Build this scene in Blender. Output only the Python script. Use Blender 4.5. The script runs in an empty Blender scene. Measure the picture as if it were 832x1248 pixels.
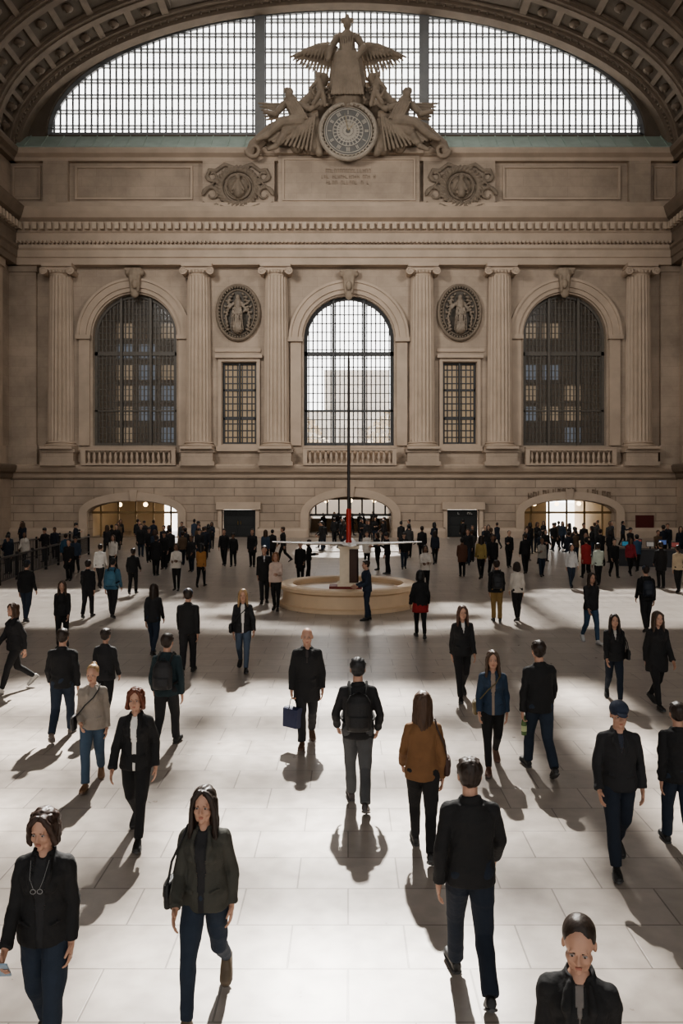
import bpy, bmesh, math, random
import numpy as np
from mathutils import Vector, Matrix
from mathutils.bvhtree import BVHTree
random.seed(7)
V=Vector
sc=bpy.context.scene
rad=math.radians
# ------------------------------------------------------------ survey constants
F=970.0; H=3.75; CX=424.0; CY=594.0; WY=59.5
def P(px,py,out=0.0):
    k=(WY-out)/F
    return V(((px-CX)*k, WY-out, H+(CY-py)*k))
def X(px): return (px-CX)*WY/F
def Z(py): return H+(CY-py)*WY/F
def pos(px,py):
    d=F*H/(py-CY); return ((px-CX)*d/F, d)
# ------------------------------------------------------------ mesh builder
class G:
    def __init__(s): s.v=[];s.f=[];s.m=[]
    def add(s,vs,fs,m=0):
        o=len(s.v); s.v+=[tuple(v) for v in vs]; s.f+=[tuple(i+o for i in f) for f in fs]; s.m+=[m]*len(fs); return s
    def merge(s,g,m=None):
        o=len(s.v); s.v+=g.v; s.f+=[tuple(i+o for i in f) for f in g.f]; s.m+=(g.m if m is None else [m]*len(g.f)); return s
    def box(s,x0,x1,y0,y1,z0,z1,m=0):
        return s.add([(x0,y0,z0),(x1,y0,z0),(x1,y1,z0),(x0,y1,z0),(x0,y0,z1),(x1,y0,z1),(x1,y1,z1),(x0,y1,z1)],
          [(0,3,2,1),(4,5,6,7),(0,1,5,4),(1,2,6,5),(2,3,7,6),(3,0,4,7)],m)
    def rings(s,rs,m=0,cap=True):
        n=len(rs[0]); vs=[p for r in rs for p in r]; fs=[]
        for i in range(len(rs)-1):
            for j in range(n):
                k=(j+1)%n; fs.append((i*n+j,i*n+k,(i+1)*n+k,(i+1)*n+j))
        if cap:
            fs.append(tuple(range(n))[::-1]); fs.append(tuple((len(rs)-1)*n+j for j in range(n)))
        return s.add(vs,fs,m)
    def caps(s,p1,p2,r1,r2,m=0,seg=10,f1=False,f2=False,fl=None):
        p1=V(p1);p2=V(p2);d=p2-p1
        if d.length<1e-6: d=V((0,0,1e-4))
        d.normalize(); u=d.orthogonal().normalized(); w=d.cross(u); rs=[]
        A=[]
        if f1: A.append((p1,r1))
        else: A+= [(p1-d*r1*math.cos(t),r1*math.sin(t)) for t in (.25,.7,1.15,1.57)]
        if f2: A.append((p2,r2))
        else: A+= [(p2+d*r2*math.cos(t),r2*math.sin(t)) for t in (1.57,1.15,.7,.25)]
        for c,r in A:
            ring=[]
            for j in range(seg):
                a=2*math.pi*j/seg; q=(u*math.cos(a)+w*math.sin(a))*r
                if fl: q=V((q.x*fl[0],q.y*fl[1],q.z*fl[2]))
                ring.append(c+q)
            rs.append(ring)
        return s.rings(rs,m)
    def ell(s,c,r,m=0,seg=14,n=8,M=None):
        c=V(c); rs=[]
        for i in range(n):
            t=math.pi*(i+.35)/(n-.3); ring=[]
            for j in range(seg):
                a=2*math.pi*j/seg
                q=V((r[0]*math.sin(t)*math.cos(a),r[1]*math.sin(t)*math.sin(a),-r[2]*math.cos(t)))
                if M: q=M@q
                ring.append(c+q)
            rs.append(ring)
        return s.rings(rs,m)
    def lathe(s,prof,c=(0,0,0),seg=24,m=0,axis='z'):
        rs=[]
        for r,z in prof:
            ring=[]
            for j in range(seg):
                a=2*math.pi*j/seg
                if axis=='z': ring.append((c[0]+r*math.cos(a),c[1]+r*math.sin(a),c[2]+z))
                else: ring.append((c[0]+r*math.cos(a),c[1]+z,c[2]+r*math.sin(a)))
            rs.append(ring)
        return s.rings(rs,m)
    def tube(s,pts,r,m=0,seg=8):
        pts=[V(p) for p in pts]
        rr=r if isinstance(r,(list,tuple)) else [r]*len(pts)
        rs=[]; u=None
        for i,p in enumerate(pts):
            d=(pts[min(i+1,len(pts)-1)]-pts[max(i-1,0)]).normalized()
            if u is None: u=d.orthogonal().normalized()
            u=(u-d*u.dot(d)).normalized(); w=d.cross(u)
            rs.append([p+(u*math.cos(2*math.pi*j/seg)+w*math.sin(2*math.pi*j/seg))*rr[i] for j in range(seg)])
        return s.rings(rs,m)
    def torus(s,c,R1,R2,r,m=0,seg=40,q=8,flat=1.0):
        vs=[];fs=[]
        for i in range(seg):
            a=2*math.pi*i/seg
            for j in range(q):
                b=2*math.pi*j/q
                vs.append((c[0]+math.cos(a)*(R1+r*math.cos(b)),c[1]+r*flat*math.sin(b),c[2]+math.sin(a)*(R2+r*math.cos(b))))
        for i in range(seg):
            for j in range(q):
                fs.append((i*q+j,((i+1)%seg)*q+j,((i+1)%seg)*q+(j+1)%q,i*q+(j+1)%q))
        return s.add(vs,fs,m)
    def sections(s,S,m=0,seg=20):
        return s.rings([[(c[0]+rx*math.cos(2*math.pi*j/seg),c[1]+ry*math.sin(2*math.pi*j/seg),c[2]) for j in range(seg)] for c,rx,ry in S],m)
    def xf(s,M):
        s.v=[tuple(M@V(p)) for p in s.v]; return s
    def mesh(s,name,smooth=None):
        me=bpy.data.meshes.new(name); me.from_pydata(s.v,[],s.f)
        me.polygons.foreach_set('material_index',s.m)
        bm=bmesh.new(); bm.from_mesh(me); bmesh.ops.recalc_face_normals(bm,faces=bm.faces); bm.to_mesh(me); bm.free()
        if smooth is not None:
            me.polygons.foreach_set('use_smooth',[True]*len(me.polygons))
            me.set_sharp_from_angle(angle=smooth)
        me.update(); return me
def link(o): sc.collection.objects.link(o)
def obj(name,me,mats=None,parent=None,**k):
    o=bpy.data.objects.new(name,me); link(o)
    if mats is not None:
        if not isinstance(mats,(list,tuple)): mats=[mats]
        if len(me.materials)==0:
            for q in mats: me.materials.append(q)
    if parent: o.parent=parent
    for a,b in k.items(): o[a]=b
    return o
def empty(name,loc=(0,0,0),rz=0,**k):
    o=bpy.data.objects.new(name,None); o.location=loc; o.rotation_euler=(0,0,rz); o.empty_display_size=.2; link(o)
    for a,b in k.items(): o[a]=b
    return o
def evalmesh(o):
    bpy.context.view_layer.update()
    dg=bpy.context.evaluated_depsgraph_get()
    return bpy.data.meshes.new_from_object(o.evaluated_get(dg))
def remesh(g,vox,sm=0,smf=.5):
    me=g.mesh('tmp'); o=bpy.data.objects.new('tmp',me); link(o)
    md=o.modifiers.new('r','REMESH'); md.mode='VOXEL'; md.voxel_size=vox; md.use_smooth_shade=True
    if sm:
        q=o.modifiers.new('s','SMOOTH'); q.iterations=sm; q.factor=smf
    r=evalmesh(o); bpy.data.objects.remove(o); bpy.data.meshes.remove(me); r.materials.clear()
    r.polygons.foreach_set('use_smooth',[True]*len(r.polygons))
    return r
def getco(me):
    n=len(me.vertices); co=np.empty(n*3); me.vertices.foreach_get('co',co); no=np.empty(n*3); me.vertices.foreach_get('normal',no)
    return co.reshape(-1,3),no.reshape(-1,3)
def rough(me,amp,freq,seed=0,vert=1.0,bias=0):
    co,no=getco(me); rs=np.random.RandomState(seed); d=np.zeros(len(co))
    for i in range(7):
        k=rs.normal(size=3)*freq*(1+.35*i); k[2]*=vert
        d+=np.sin(co@k+rs.uniform(0,6.28)+1.5*np.sin(co@(rs.normal(size=3)*freq*.6)))/(1+.3*i)
    co=co+no*(d*amp/3+bias)[:,None]
    me.vertices.foreach_set('co',co.ravel()); me.update(); return me
def wrinkle(me,amp,freq,seed=0,vert=1.5,bias=0):
    co,no=getco(me); rs=np.random.RandomState(seed+77); d=np.zeros(len(co))
    for i in range(4):
        k=rs.normal(size=3)*freq; k[2]*=vert
        ph=co@k+rs.uniform(0,6.28)+1.8*np.sin(co@(rs.normal(size=3)*freq*.45)+rs.uniform(0,6))
        msk=.5+.5*np.sin(co@(rs.normal(size=3)*freq*.35)+rs.uniform(0,6))
        d+=(1-np.abs(np.sin(ph*.5))*1.6)*msk
    co=co+no*(d*amp/2.2+bias)[:,None]
    me.vertices.foreach_set('co',co.ravel()); me.update(); return me
def plate(name,outer,holes,y0,depth,mt,**k):
    cu=bpy.data.curves.new('c','CURVE'); cu.dimensions='2D'; cu.fill_mode='BOTH'; cu.extrude=depth/2
    for pts in [outer]+holes:
        sp=cu.splines.new('POLY'); sp.points.add(len(pts)-1)
        for i,p in enumerate(pts): sp.points[i].co=(p[0],p[1],0,1)
        sp.use_cyclic_u=True
    o=bpy.data.objects.new('c',cu); link(o); me=evalmesh(o); bpy.data.objects.remove(o)
    for v in me.vertices: x,y,z=v.co; v.co=(x,y0+depth/2+z,y)
    me.flip_normals(); me.materials.clear(); me.update()
    return obj(name,me,mt,**k)
# ------------------------------------------------------------ materials
def nt(name):
    m=bpy.data.materials.new(name); m.use_nodes=True; n=m.node_tree; b=n.nodes['Principled BSDF']; return m,n,b
def mat(name,col,ro=.8,var=.15,scale=6,bump=.0,bs=40,metal=0,emit=None,es=0,coat=0,stretch=None):
    m,n,b=nt(name); N=n.nodes.new; L=n.links.new
    tc=N('ShaderNodeTexCoord'); src=tc.outputs['Object']
    if stretch:
        mp=N('ShaderNodeMapping'); mp.inputs['Scale'].default_value=stretch; L(src,mp.inputs[0]); src=mp.outputs[0]
    nz=N('ShaderNodeTexNoise'); nz.inputs['Scale'].default_value=scale; nz.inputs['Detail'].default_value=5
    L(src,nz.inputs['Vector'])
    mx=N('ShaderNodeMix'); mx.data_type='RGBA'; mx.inputs[6].default_value=(*[c*(1-var) for c in col],1); mx.inputs[7].default_value=(*[min(1,c*(1+var)) for c in col],1)
    L(nz.outputs['Fac'],mx.inputs[0]); L(mx.outputs[2],b.inputs['Base Color'])
    b.inputs['Roughness'].default_value=ro; b.inputs['Metallic'].default_value=metal
    if bump:
        n2=N('ShaderNodeTexNoise'); n2.inputs['Scale'].default_value=bs; n2.inputs['Detail'].default_value=4
        L(src,n2.inputs['Vector']); bp=N('ShaderNodeBump'); bp.inputs['Strength'].default_value=bump; bp.inputs['Distance'].default_value=.02
        L(n2.outputs['Fac'],bp.inputs['Height']); L(bp.outputs[0],b.inputs['Normal'])
    if emit: b.inputs['Emission Color'].default_value=(*emit,1); b.inputs['Emission Strength'].default_value=es
    if coat: b.inputs['Coat Weight'].default_value=coat
    return m
def stone(name,c1,c2,bw=2.2,bh=.75,mortar=.02,mc=.55,bump=.6):
    m,n,b=nt(name); N=n.nodes.new; L=n.links.new
    tc=N('ShaderNodeTexCoord'); sp=N('ShaderNodeSeparateXYZ'); L(tc.outputs['Object'],sp.inputs[0])
    ad=N('ShaderNodeMath'); ad.operation='ADD'; L(sp.outputs[0],ad.inputs[0]); L(sp.outputs[1],ad.inputs[1])
    cb=N('ShaderNodeCombineXYZ'); L(ad.outputs[0],cb.inputs[0]); L(sp.outputs[2],cb.inputs[1])
    br=N('ShaderNodeTexBrick'); L(cb.outputs[0],br.inputs['Vector']); br.inputs['Scale'].default_value=1
    br.inputs['Brick Width'].default_value=bw; br.inputs['Row Height'].default_value=bh; br.inputs['Mortar Size'].default_value=mortar; br.inputs['Mortar Smooth'].default_value=.3
    br.inputs['Color1'].default_value=(*c1,1); br.inputs['Color2'].default_value=(*c2,1); br.inputs['Mortar'].default_value=(*[c*mc for c in c1],1)
    nz=N('ShaderNodeTexNoise'); nz.inputs['Scale'].default_value=.35; nz.inputs['Detail'].default_value=9; nz.inputs['Roughness'].default_value=.65; L(tc.outputs['Object'],nz.inputs['Vector'])
    rp=N('ShaderNodeMapRange'); rp.inputs[1].default_value=.3; rp.inputs[2].default_value=.7; rp.inputs[3].default_value=.72; rp.inputs[4].default_value=1.14; L(nz.outputs['Fac'],rp.inputs[0])
    mu=N('ShaderNodeVectorMath'); mu.operation='SCALE'; L(br.outputs['Color'],mu.inputs[0]); L(rp.outputs[0],mu.inputs['Scale']); L(mu.outputs[0],b.inputs['Base Color'])
    b.inputs['Roughness'].default_value=.75
    iv=N('ShaderNodeMath'); iv.operation='SUBTRACT'; iv.inputs[0].default_value=1; L(br.outputs['Fac'],iv.inputs[1])
    bp=N('ShaderNodeBump'); bp.inputs['Strength'].default_value=bump; bp.inputs['Distance'].default_value=.05; L(iv.outputs[0],bp.inputs['Height']); L(bp.outputs[0],b.inputs['Normal'])
    return m
M_wall=stone('limestone_wall',(.47,.385,.31),(.44,.36,.288),mortar=.012,mc=.8,bump=.2)
M_rust=stone('rusticated_limestone',(.45,.365,.29),(.415,.335,.265),bw=3.0,bh=.62,mortar=.03,mc=.6,bump=.5)
M_stone=mat('carved_limestone',(.49,.40,.32),.75,.25,.8,.15,6)
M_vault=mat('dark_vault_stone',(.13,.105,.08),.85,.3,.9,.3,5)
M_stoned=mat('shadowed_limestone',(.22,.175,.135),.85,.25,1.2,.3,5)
M_relief=mat('weathered_relief_stone',(.26,.215,.17),.8,.3,2,.4,8)
M_bronze=mat('dark_relief',(.10,.085,.068),.6,.4,3,.4,10)
M_frame=mat('dark_window_metal',(.06,.062,.065),.5,.2,3)
M_frame2=mat('grey_mullion_metal',(.24,.25,.26),.5,.15,2)
M_sideframe=mat('bronze_window_bars',(.12,.108,.092),.5,.2,3)
M_copper=mat('green_copper',(.36,.44,.39),.6,.2,1.5)
M_darkroom=mat('dim_glowing_plaster',(.30,.25,.20),.9,.4,.5,emit=(.6,.5,.4),es=.035)  # weak glow put into the plaster to brighten the room behind the glass
M_black=mat('black_metal',(.012,.012,.013),.45,.2,5)
M_cream=mat('cream_plaster',(.72,.62,.48),.8,.1,1)
M_warm=mat('warm_lit_lamp',(.9,.7,.4),.5,.05,1,emit=(1,.75,.45),es=6)
M_marks=mat('engraved_marks',(.33,.265,.205),.9,.1,3)
M_white=mat('white_enamel',(.8,.79,.77),.4,.05,3)
M_red=mat('red_paint',(.45,.03,.02),.4,.1,3)
def glassmat(name,tint,tr,milk=0):
    m=bpy.data.materials.new(name); m.use_nodes=True; n=m.node_tree; n.nodes.clear(); N=n.nodes.new
    o=N('ShaderNodeOutputMaterial'); t=N('ShaderNodeBsdfTransparent'); t.inputs[0].default_value=(*tint,1)
    g=N('ShaderNodeBsdfGlossy'); g.inputs['Roughness'].default_value=.15; g.inputs[0].default_value=(.8,.85,.9,1)
    nz=N('ShaderNodeTexNoise'); nz.inputs['Scale'].default_value=.4; rp=N('ShaderNodeMapRange'); rp.inputs[3].default_value=tr*.5; rp.inputs[4].default_value=tr*1.5
    x=N('ShaderNodeMixShader'); n.links.new(nz.outputs['Fac'],rp.inputs[0]); n.links.new(rp.outputs[0],x.inputs[0]); n.links.new(t.outputs[0],x.inputs[1]); n.links.new(g.outputs[0],x.inputs[2])
    out=x
    if milk:
        tl=N('ShaderNodeBsdfTranslucent'); tl.inputs[0].default_value=(.95,.95,.95,1); y=N('ShaderNodeMixShader'); y.inputs[0].default_value=milk
        n.links.new(x.outputs[0],y.inputs[1]); n.links.new(tl.outputs[0],y.inputs[2]); out=y
    n.links.new(out.outputs[0],o.inputs[0])
    return m
M_glass=glassmat('pale_window_glass',(.98,.99,1),.03,.05)
M_glassc=glassmat('hazy_window_glass',(.97,.98,1),.04,.06)  # milky share puts the bright window haze into the glass
M_glassd=glassmat('hazy_grey_glass',(.85,.85,.85),.06,.1)  # grey tint, with haze mixed into the glass as milk
def floor_mat():
    m,n,b=nt('polished_marble_tiles'); N=n.nodes.new; L=n.links.new
    tc=N('ShaderNodeTexCoord'); br=N('ShaderNodeTexBrick'); L(tc.outputs['Object'],br.inputs['Vector']); br.inputs['Scale'].default_value=1
    br.inputs['Brick Width'].default_value=.95; br.inputs['Row Height'].default_value=.62; br.inputs['Mortar Size'].default_value=.008; br.inputs['Mortar Smooth'].default_value=.2
    br.inputs['Color1'].default_value=(.41,.365,.325,1); br.inputs['Color2'].default_value=(.35,.31,.275,1); br.inputs['Mortar'].default_value=(.19,.165,.145,1)
    nz=N('ShaderNodeTexNoise'); nz.inputs['Scale'].default_value=5; nz.inputs['Detail'].default_value=9; nz.inputs['Distortion'].default_value=.2; L(tc.outputs['Object'],nz.inputs['Vector'])
    rp=N('ShaderNodeMapRange'); rp.inputs[1].default_value=.3; rp.inputs[2].default_value=.7; rp.inputs[3].default_value=.86; rp.inputs[4].default_value=1.08; L(nz.outputs['Fac'],rp.inputs[0])
    mu=N('ShaderNodeVectorMath'); mu.operation='SCALE'; L(br.outputs['Color'],mu.inputs[0]); L(rp.outputs[0],mu.inputs['Scale']); L(mu.outputs[0],b.inputs['Base Color'])
    r2=N('ShaderNodeMapRange'); r2.inputs[3].default_value=.24; r2.inputs[4].default_value=.36; L(nz.outputs['Fac'],r2.inputs[0]); L(r2.outputs[0],b.inputs['Roughness'])
    bp=N('ShaderNodeBump'); bp.inputs['Strength'].default_value=.25; bp.inputs['Distance'].default_value=.01; bp.invert=True; L(br.outputs['Fac'],bp.inputs['Height']); L(bp.outputs[0],b.inputs['Normal'])
    return m
XL,XR=-25.2,24.6
S='structure'
g=G(); g.box(XL-2,XR+2,-14,72,-.3,0); obj('floor',g.mesh('floor'),floor_mat(),kind=S)
g=G(); g.box(-120,120,72,200,-.5,-.15); obj('floor_street',g.mesh('ground'),mat('street_paving',(.4,.38,.35),.9),kind=S)
# ------------------------------------------------------------ back wall
def arch(xc,hw,z0,zs,rise,n=28):
    p=[(xc-hw,z0),(xc+hw,z0)]
    p+=[(xc+hw*math.cos(math.pi*i/n),zs+rise*math.sin(math.pi*i/n)) for i in range(n+1)]
    return p
def rect(x0,x1,z0,z1): return [(x0,z0),(x1,z0),(x1,z1),(x0,z1)]
ARW=[(164,51,410,52),(425,55,413,53),(688,50.5,410,52)]
POR=[(162,54,625,14),(427,50,628,22),(694,55,625,15)]
k=WY/F
low_holes=[]; up_holes=[]
for c,hw,sp,ri in POR: low_holes.append(arch(X(c),hw*k,.02,Z(sp),ri*k))
for a,b_ in ((271,311),(545,583)): low_holes.append(rect(X(a),X(b_),.02,Z(621)))
for c,hw,sp,ri in ARW: up_holes.append(arch(X(c),hw*k,Z(543),Z(sp),ri*k))
for a,b_ in ((271,312),(540,580)): up_holes.append(rect(X(a),X(b_),Z(541),Z(442)))
plate('wall_back',rect(XL-1,XR+1,0,Z(575)),low_holes,WY,1.0,M_rust,kind=S)
plate('wall_back_middle',rect(XL-1,XR+1,Z(575),Z(190)),up_holes,WY,1.0,M_wall,kind=S)
LC,LHW,LSP,LRI=421.5,369.0,158.0,158.0
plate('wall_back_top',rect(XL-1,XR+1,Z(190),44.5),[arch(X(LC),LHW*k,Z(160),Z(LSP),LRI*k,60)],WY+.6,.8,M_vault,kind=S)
T=[0]
def trim(g,mt=M_stone,smooth=None):
    T[0]+=1; return obj('trim_%d'%T[0],g.mesh('trim',smooth),mt,kind=S)
def mould(prof,x0,x1,y=WY,mt=M_stone,g=None):
    gg=g or G()
    gg.rings([[(x,y-o,z) for o,z in prof] for x in (x0,x1)])
    return gg if g is not None else trim(gg,mt)
def mouldside(prof,side,y0,y1,mt=M_stone):
    xs=XL if side<0 else XR
    g=G(); g.rings([[(xs-side*o,y,z) for o,z in prof] for y in (y0,y1)]); return trim(g,mt)
def prof(*a): return [(-.05,Z(a[0][1]))]+[(o,Z(p)) for o,p in a]+[(-.05,Z(a[-1][1]))]
P_plinth=prof((.35,656),(.35,647),(.2,644),(.2,643))
P_string=prof((.15,583),(.25,581),(.3,577),(.6,575),(.75,571),(.8,568),(.55,566))
P_ent=prof((.75,326),(.75,318),(.85,317),(.85,309),(.98,307),(.98,303),(.7,302),(.7,288),(.85,286),(.9,275),(1.3,272),(1.55,266),(1.7,261),(1.0,258))
P_att=prof((.75,258),(.75,251),(.4,249),(.4,248))
P_attc=prof((.45,199),(.5,195),(.85,192),(.95,188),(.95,186),(.5,185))
segs=[XL]+[v for c,hw in ((162,54),(291,20),(427,50),(564,19),(694,55)) for v in (X(c-hw-3),X(c+hw+3))]+[XR]
g=G()
for i in range(0,len(segs),2): mould(P_plinth,segs[i],segs[i+1],g=g)
trim(g)
for Pp in (P_string,P_ent,P_att,P_attc): mould(Pp,XL,XR)
for sd in (-1,1):
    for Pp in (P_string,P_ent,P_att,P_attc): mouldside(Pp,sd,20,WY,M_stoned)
g=G()
x=XL+.4
while x<XR-.4: g.box(x,x+.3,WY-1.22,WY-.8,Z(285),Z(277)); x+=.55
for sd in (-1,1):
    xs=XL if sd<0 else XR; y=35
    while y<WY-1.4:
        a,b_=sorted((xs-sd*.8,xs-sd*1.22)); g.box(a,b_,y,y+.3,Z(285),Z(277)); y+=.55
trim(g,mat('pale_dentil_stone',(.54,.45,.36),.75))
g=G(); x=XL+.5
while x<XR-.5: g.box(x,x+.12,WY-1.05,WY-.7,Z(301),Z(298)); x+=.3
trim(g)
def frame(g,a,b_,c,d,w=3,o=.12,base=0):
    x0,x1,z0,z1=X(a),X(b_),Z(d),Z(c); ww=w*k; y1=WY-base+.02; y0=WY-base-o
    g.box(x0,x1,y0,y1,z0,z0+ww); g.box(x0,x1,y0,y1,z1-ww,z1); g.box(x0,x0+ww,y0,y1,z0+ww,z1-ww); g.box(x1-ww,x1,y0,y1,z0+ww,z1-ww)
g=G()
for a,b_ in ((92,235),(612,755)): frame(g,a,b_,203,244,2.5,.15)
for a,b_ in ((16,50),(796,822)): frame(g,a,b_,203,244,2,.12)
trim(g)
g=G()
for a,b_ in ((55,85),(248,335),(515,602),(764,790)):
    g.box(X(a),X(b_),WY-.45,WY+.1,Z(250),Z(199))
g.box(X(340),X(510),WY-.7,WY+.1,Z(252),Z(192)); trim(g,M_wall)
g=G(); frame(g,345,505,198,249,2,.1,.7); g.box(X(336),X(514),WY-1.1,WY-.3,Z(194),Z(188)); trim(g)
def inscription(x0,x1,z,h,y,n,rs,g,arc=0):
    r=random.Random(rs); w=(x1-x0)/n; xm=(x0+x1)/2
    for i in range(n):
        if r.random()<.14: continue
        a=x0+i*w; zz=z-arc*((a-xm)/(x1-x0)*2)**2; t=w*.16
        g.box(a,a+t,y,y+.06,zz,zz+h)
        kk=r.choice((0,1,2,3))
        if kk!=0: g.box(a+w*.55,a+w*.55+t,y,y+.06,zz,zz+h)
        if kk in (1,3): g.box(a,a+w*.6,y,y+.06,zz+h-t,zz+h)
        if kk==2: g.box(a,a+w*.6,y,y+.06,zz+h*.45,zz+h*.45+t)
        if kk==0: g.box(a,a+w*.6,y,y+.06,zz,zz+t)
g=G()
inscription(X(397),X(452),Z(215),.28,WY-.74,16,3,g); inscription(X(392),X(458),Z(222),.25,WY-.74,20,4,g); inscription(X(398),X(450),Z(229),.25,WY-.74,15,5,g); trim(g,M_marks)
g=G(); inscription(X(643),X(745),Z(604),.55,WY-.12,17,9,g,arc=.35); trim(g,mat('carved_letters',(.25,.19,.14),.9))
g=G()
for a,b_ in ((10,46),(803,826)):
    g.box(X(a),X(b_),WY-.35,WY+.1,Z(566),Z(325))
    g.box(X(a)-.12,X(b_)+.12,WY-.5,WY+.1,Z(566),Z(543)); g.box(X(a)-.1,X(b_)+.1,WY-.48,WY+.1,Z(333),Z(325))
trim(g,M_wall)
g=G()
for c,hw,sp,ri in ARW:
    for (o1,o2,dp) in ((2,7,.16),(7,15,.28),(15,18,.38)):
        n=40; rs=[]
        for i in range(n+1):
            a=math.pi*i/n; ca,sa=math.cos(a),math.sin(a)
            pi=(X(c)+(hw+o1)*k*ca, Z(sp)+(ri+o1)*k*sa); po=(X(c)+(hw+o2)*k*ca, Z(sp)+(ri+o2)*k*sa)
            rs.append([(pi[0],WY+.02,pi[1]),(pi[0],WY-dp,pi[1]),(po[0],WY-dp,po[1]),(po[0],WY+.02,po[1])])
        g.rings(rs)
    for s_ in (-1,1):
        a,b_=sorted((X(c)+s_*(hw+1)*k,X(c)+s_*(hw+19)*k))
        g.box(a,b_,WY-.42,WY+.02,Z(sp+4),Z(sp-1)); a,b_=sorted((X(c)+s_*(hw+3)*k,X(c)+s_*(hw+16)*k)); g.box(a,b_,WY-.2,WY+.02,Z(543),Z(sp+4))
trim(g,M_stone,.5)
g=G()
for c,hw,sp,ri in POR:
    n=30; rs=[]
    for i in range(n+1):
        a=math.pi*i/n; ca,sa=math.cos(a),math.sin(a)
        pi=(X(c)+(hw+1)*k*ca, Z(sp)+(ri+1)*k*sa); po=(X(c)+(hw+11)*k*ca, Z(sp)+(ri+11)*k*sa)
        rs.append([(pi[0],WY+.02,pi[1]),(pi[0],WY-.22,pi[1]),(po[0],WY-.22,po[1]),(po[0],WY+.02,po[1])])
    g.rings(rs)
    for s_ in (-1,1):
        a,b_=sorted((X(c)+s_*(hw+1)*k,X(c)+s_*(hw+11)*k)); g.box(a,b_,WY-.22,WY+.02,0,Z(sp))
    g.add([tuple(P(c-5,sp-ri-14,.4)),tuple(P(c+5,sp-ri-14,.4)),tuple(P(c+3.5,sp-ri,.3)),tuple(P(c-3.5,sp-ri,.3)),
           tuple(P(c-5,sp-ri-14,0)),tuple(P(c+5,sp-ri-14,0)),tuple(P(c+3.5,sp-ri,0)),tuple(P(c-3.5,sp-ri,0))],[(0,1,2,3),(0,4,5,1),(1,5,6,2),(2,6,7,3),(3,7,4,0)])
trim(g)
for c,hw,sp,ri in ARW:
    g=G(); t=sp-ri
    g.caps(P(c-8,t-26,.36),P(c+8,t-26,.36),.26,.26); g.caps(P(c,t-24,.48),P(c,t,.4),.5,.32,fl=(1,.7,1))
    g.caps(P(c-5,t-22,.7),P(c-4,t-4,.6),.12,.1); g.caps(P(c+5,t-22,.7),P(c+4,t-4,.6),.12,.1); g.ell(P(c,t-12,.8),(.22,.2,.35))
    g.box(X(c-10),X(c+10),WY-.65,WY-.08,Z(t-29),Z(t-26))
    me=remesh(g,.05); obj('keystone',me,mat('keystone_stone',(.33,.27,.21),.8,.2,2),category='keystone',label='carved scroll keystone above an arched window',group='arch keystones')
g=G()
for a,b_ in ((271,312),(540,580)):
    frame(g,a-5,b_+5,437,546,4,.18); g.box(X(a-8),X(b_+8),WY-.4,WY,Z(437),Z(433)); g.box(X(a-7),X(b_+7),WY-.3,WY,Z(550),Z(544))
for a,b_ in ((271,311),(545,583)):
    g.box(X(a-5),X(a-.5),WY-.2,WY,0,Z(616)); g.box(X(b_+.5),X(b_+5),WY-.2,WY,0,Z(616)); g.box(X(a-7),X(b_+7),WY-.35,WY,Z(621),Z(612))
for a,b_ in ((262,318),(532,590)): frame(g,a,b_,425,429,2,.1)
trim(g)
g=G()
for c in (76,243,337,514,608,776):
    g.box(X(c-19),X(c+19),WY-1.05,WY,Z(566),Z(550)); g.box(X(c-21),X(c+21),WY-1.15,WY,Z(552),Z(548)); g.box(X(c-21),X(c+21),WY-1.12,WY,Z(568),Z(563))
trim(g,M_wall)
# ------------------------------------------------------------ columns
R=15.5*k; zb=Z(548); zt=Z(339)
g=G(); N=22; per=6; rs=[]
for t in (0,.02,.1,.35,.6,.8,.97,1):
    r0=R*(1-.13*t*t); ring=[]
    for j in range(N*per):
        a=2*math.pi*j/(N*per); ph=(j%per)/per
        d=.0 if ph==0 else .11*math.sin(math.pi*ph)
        if t in (0,1): d=0
        ring.append((r0*(1-d)*math.cos(a),r0*(1-d)*math.sin(a),zb+.55+(zt-zb-.55)*t))
    rs.append(ring)
g.rings(rs); me_sh=g.mesh('shaft',.7)
g=G(); g.box(-R*1.25,R*1.25,-R*1.25,R*1.25,zb,zb+.2)
g.lathe([(R*1.22,.2),(R*1.27,.27),(R*1.22,.34),(R*1.08,.37),(R*1.08,.42),(R*1.15,.46),(R*1.1,.52),(R,.56)],(0,0,zb),40); me_ba=g.mesh('base',.5)
g=G(); r=R*.87
g.lathe([(r,-.05),(r*1.03,0),(r,.08),(r*1.15,.22),(r*1.22,.32)],(0,0,zt),32)
g.box(-r*1.35,r*1.35,-r*1.25,r*1.25,Z(330),Z(326)+.02)
g.box(-r*1.3,r*1.3,-r*1.0,r*1.0,Z(334),Z(329.5))
for s_ in (-1,1):
    g.lathe([(.1,-r*1.2),(.28,-r*1.18),(.28,-r*1.0),(.22,-r*.5),(.22,r*.5),(.28,r)],(s_*r*1.2,0,zt+.25),20,axis='y')
    g.tube([(s_*r*1.2+math.cos(a)*(.25-.029*a)*-s_,-r*1.22,zt+.25+math.sin(a)*(.25-.029*a)) for a in [i*.5 for i in range(16)]],.035,seg=6)
for i in range(-3,4): g.ell((i*r*.3,-r*1.12,zt+.2),(.08,.08,.11),seg=8,n=5)
me_ca=g.mesh('capital',.5)
for c in (76,243,337,514,608,776):
    e=empty('column',(X(c),WY-.25,0),category='column',label='fluted limestone half column with scrolled capital against the wall',group='fluted columns')
    obj('shaft',me_sh,M_stone,e); obj('base',me_ba,M_stone,e); obj('capital',me_ca,M_stone,e)
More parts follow.
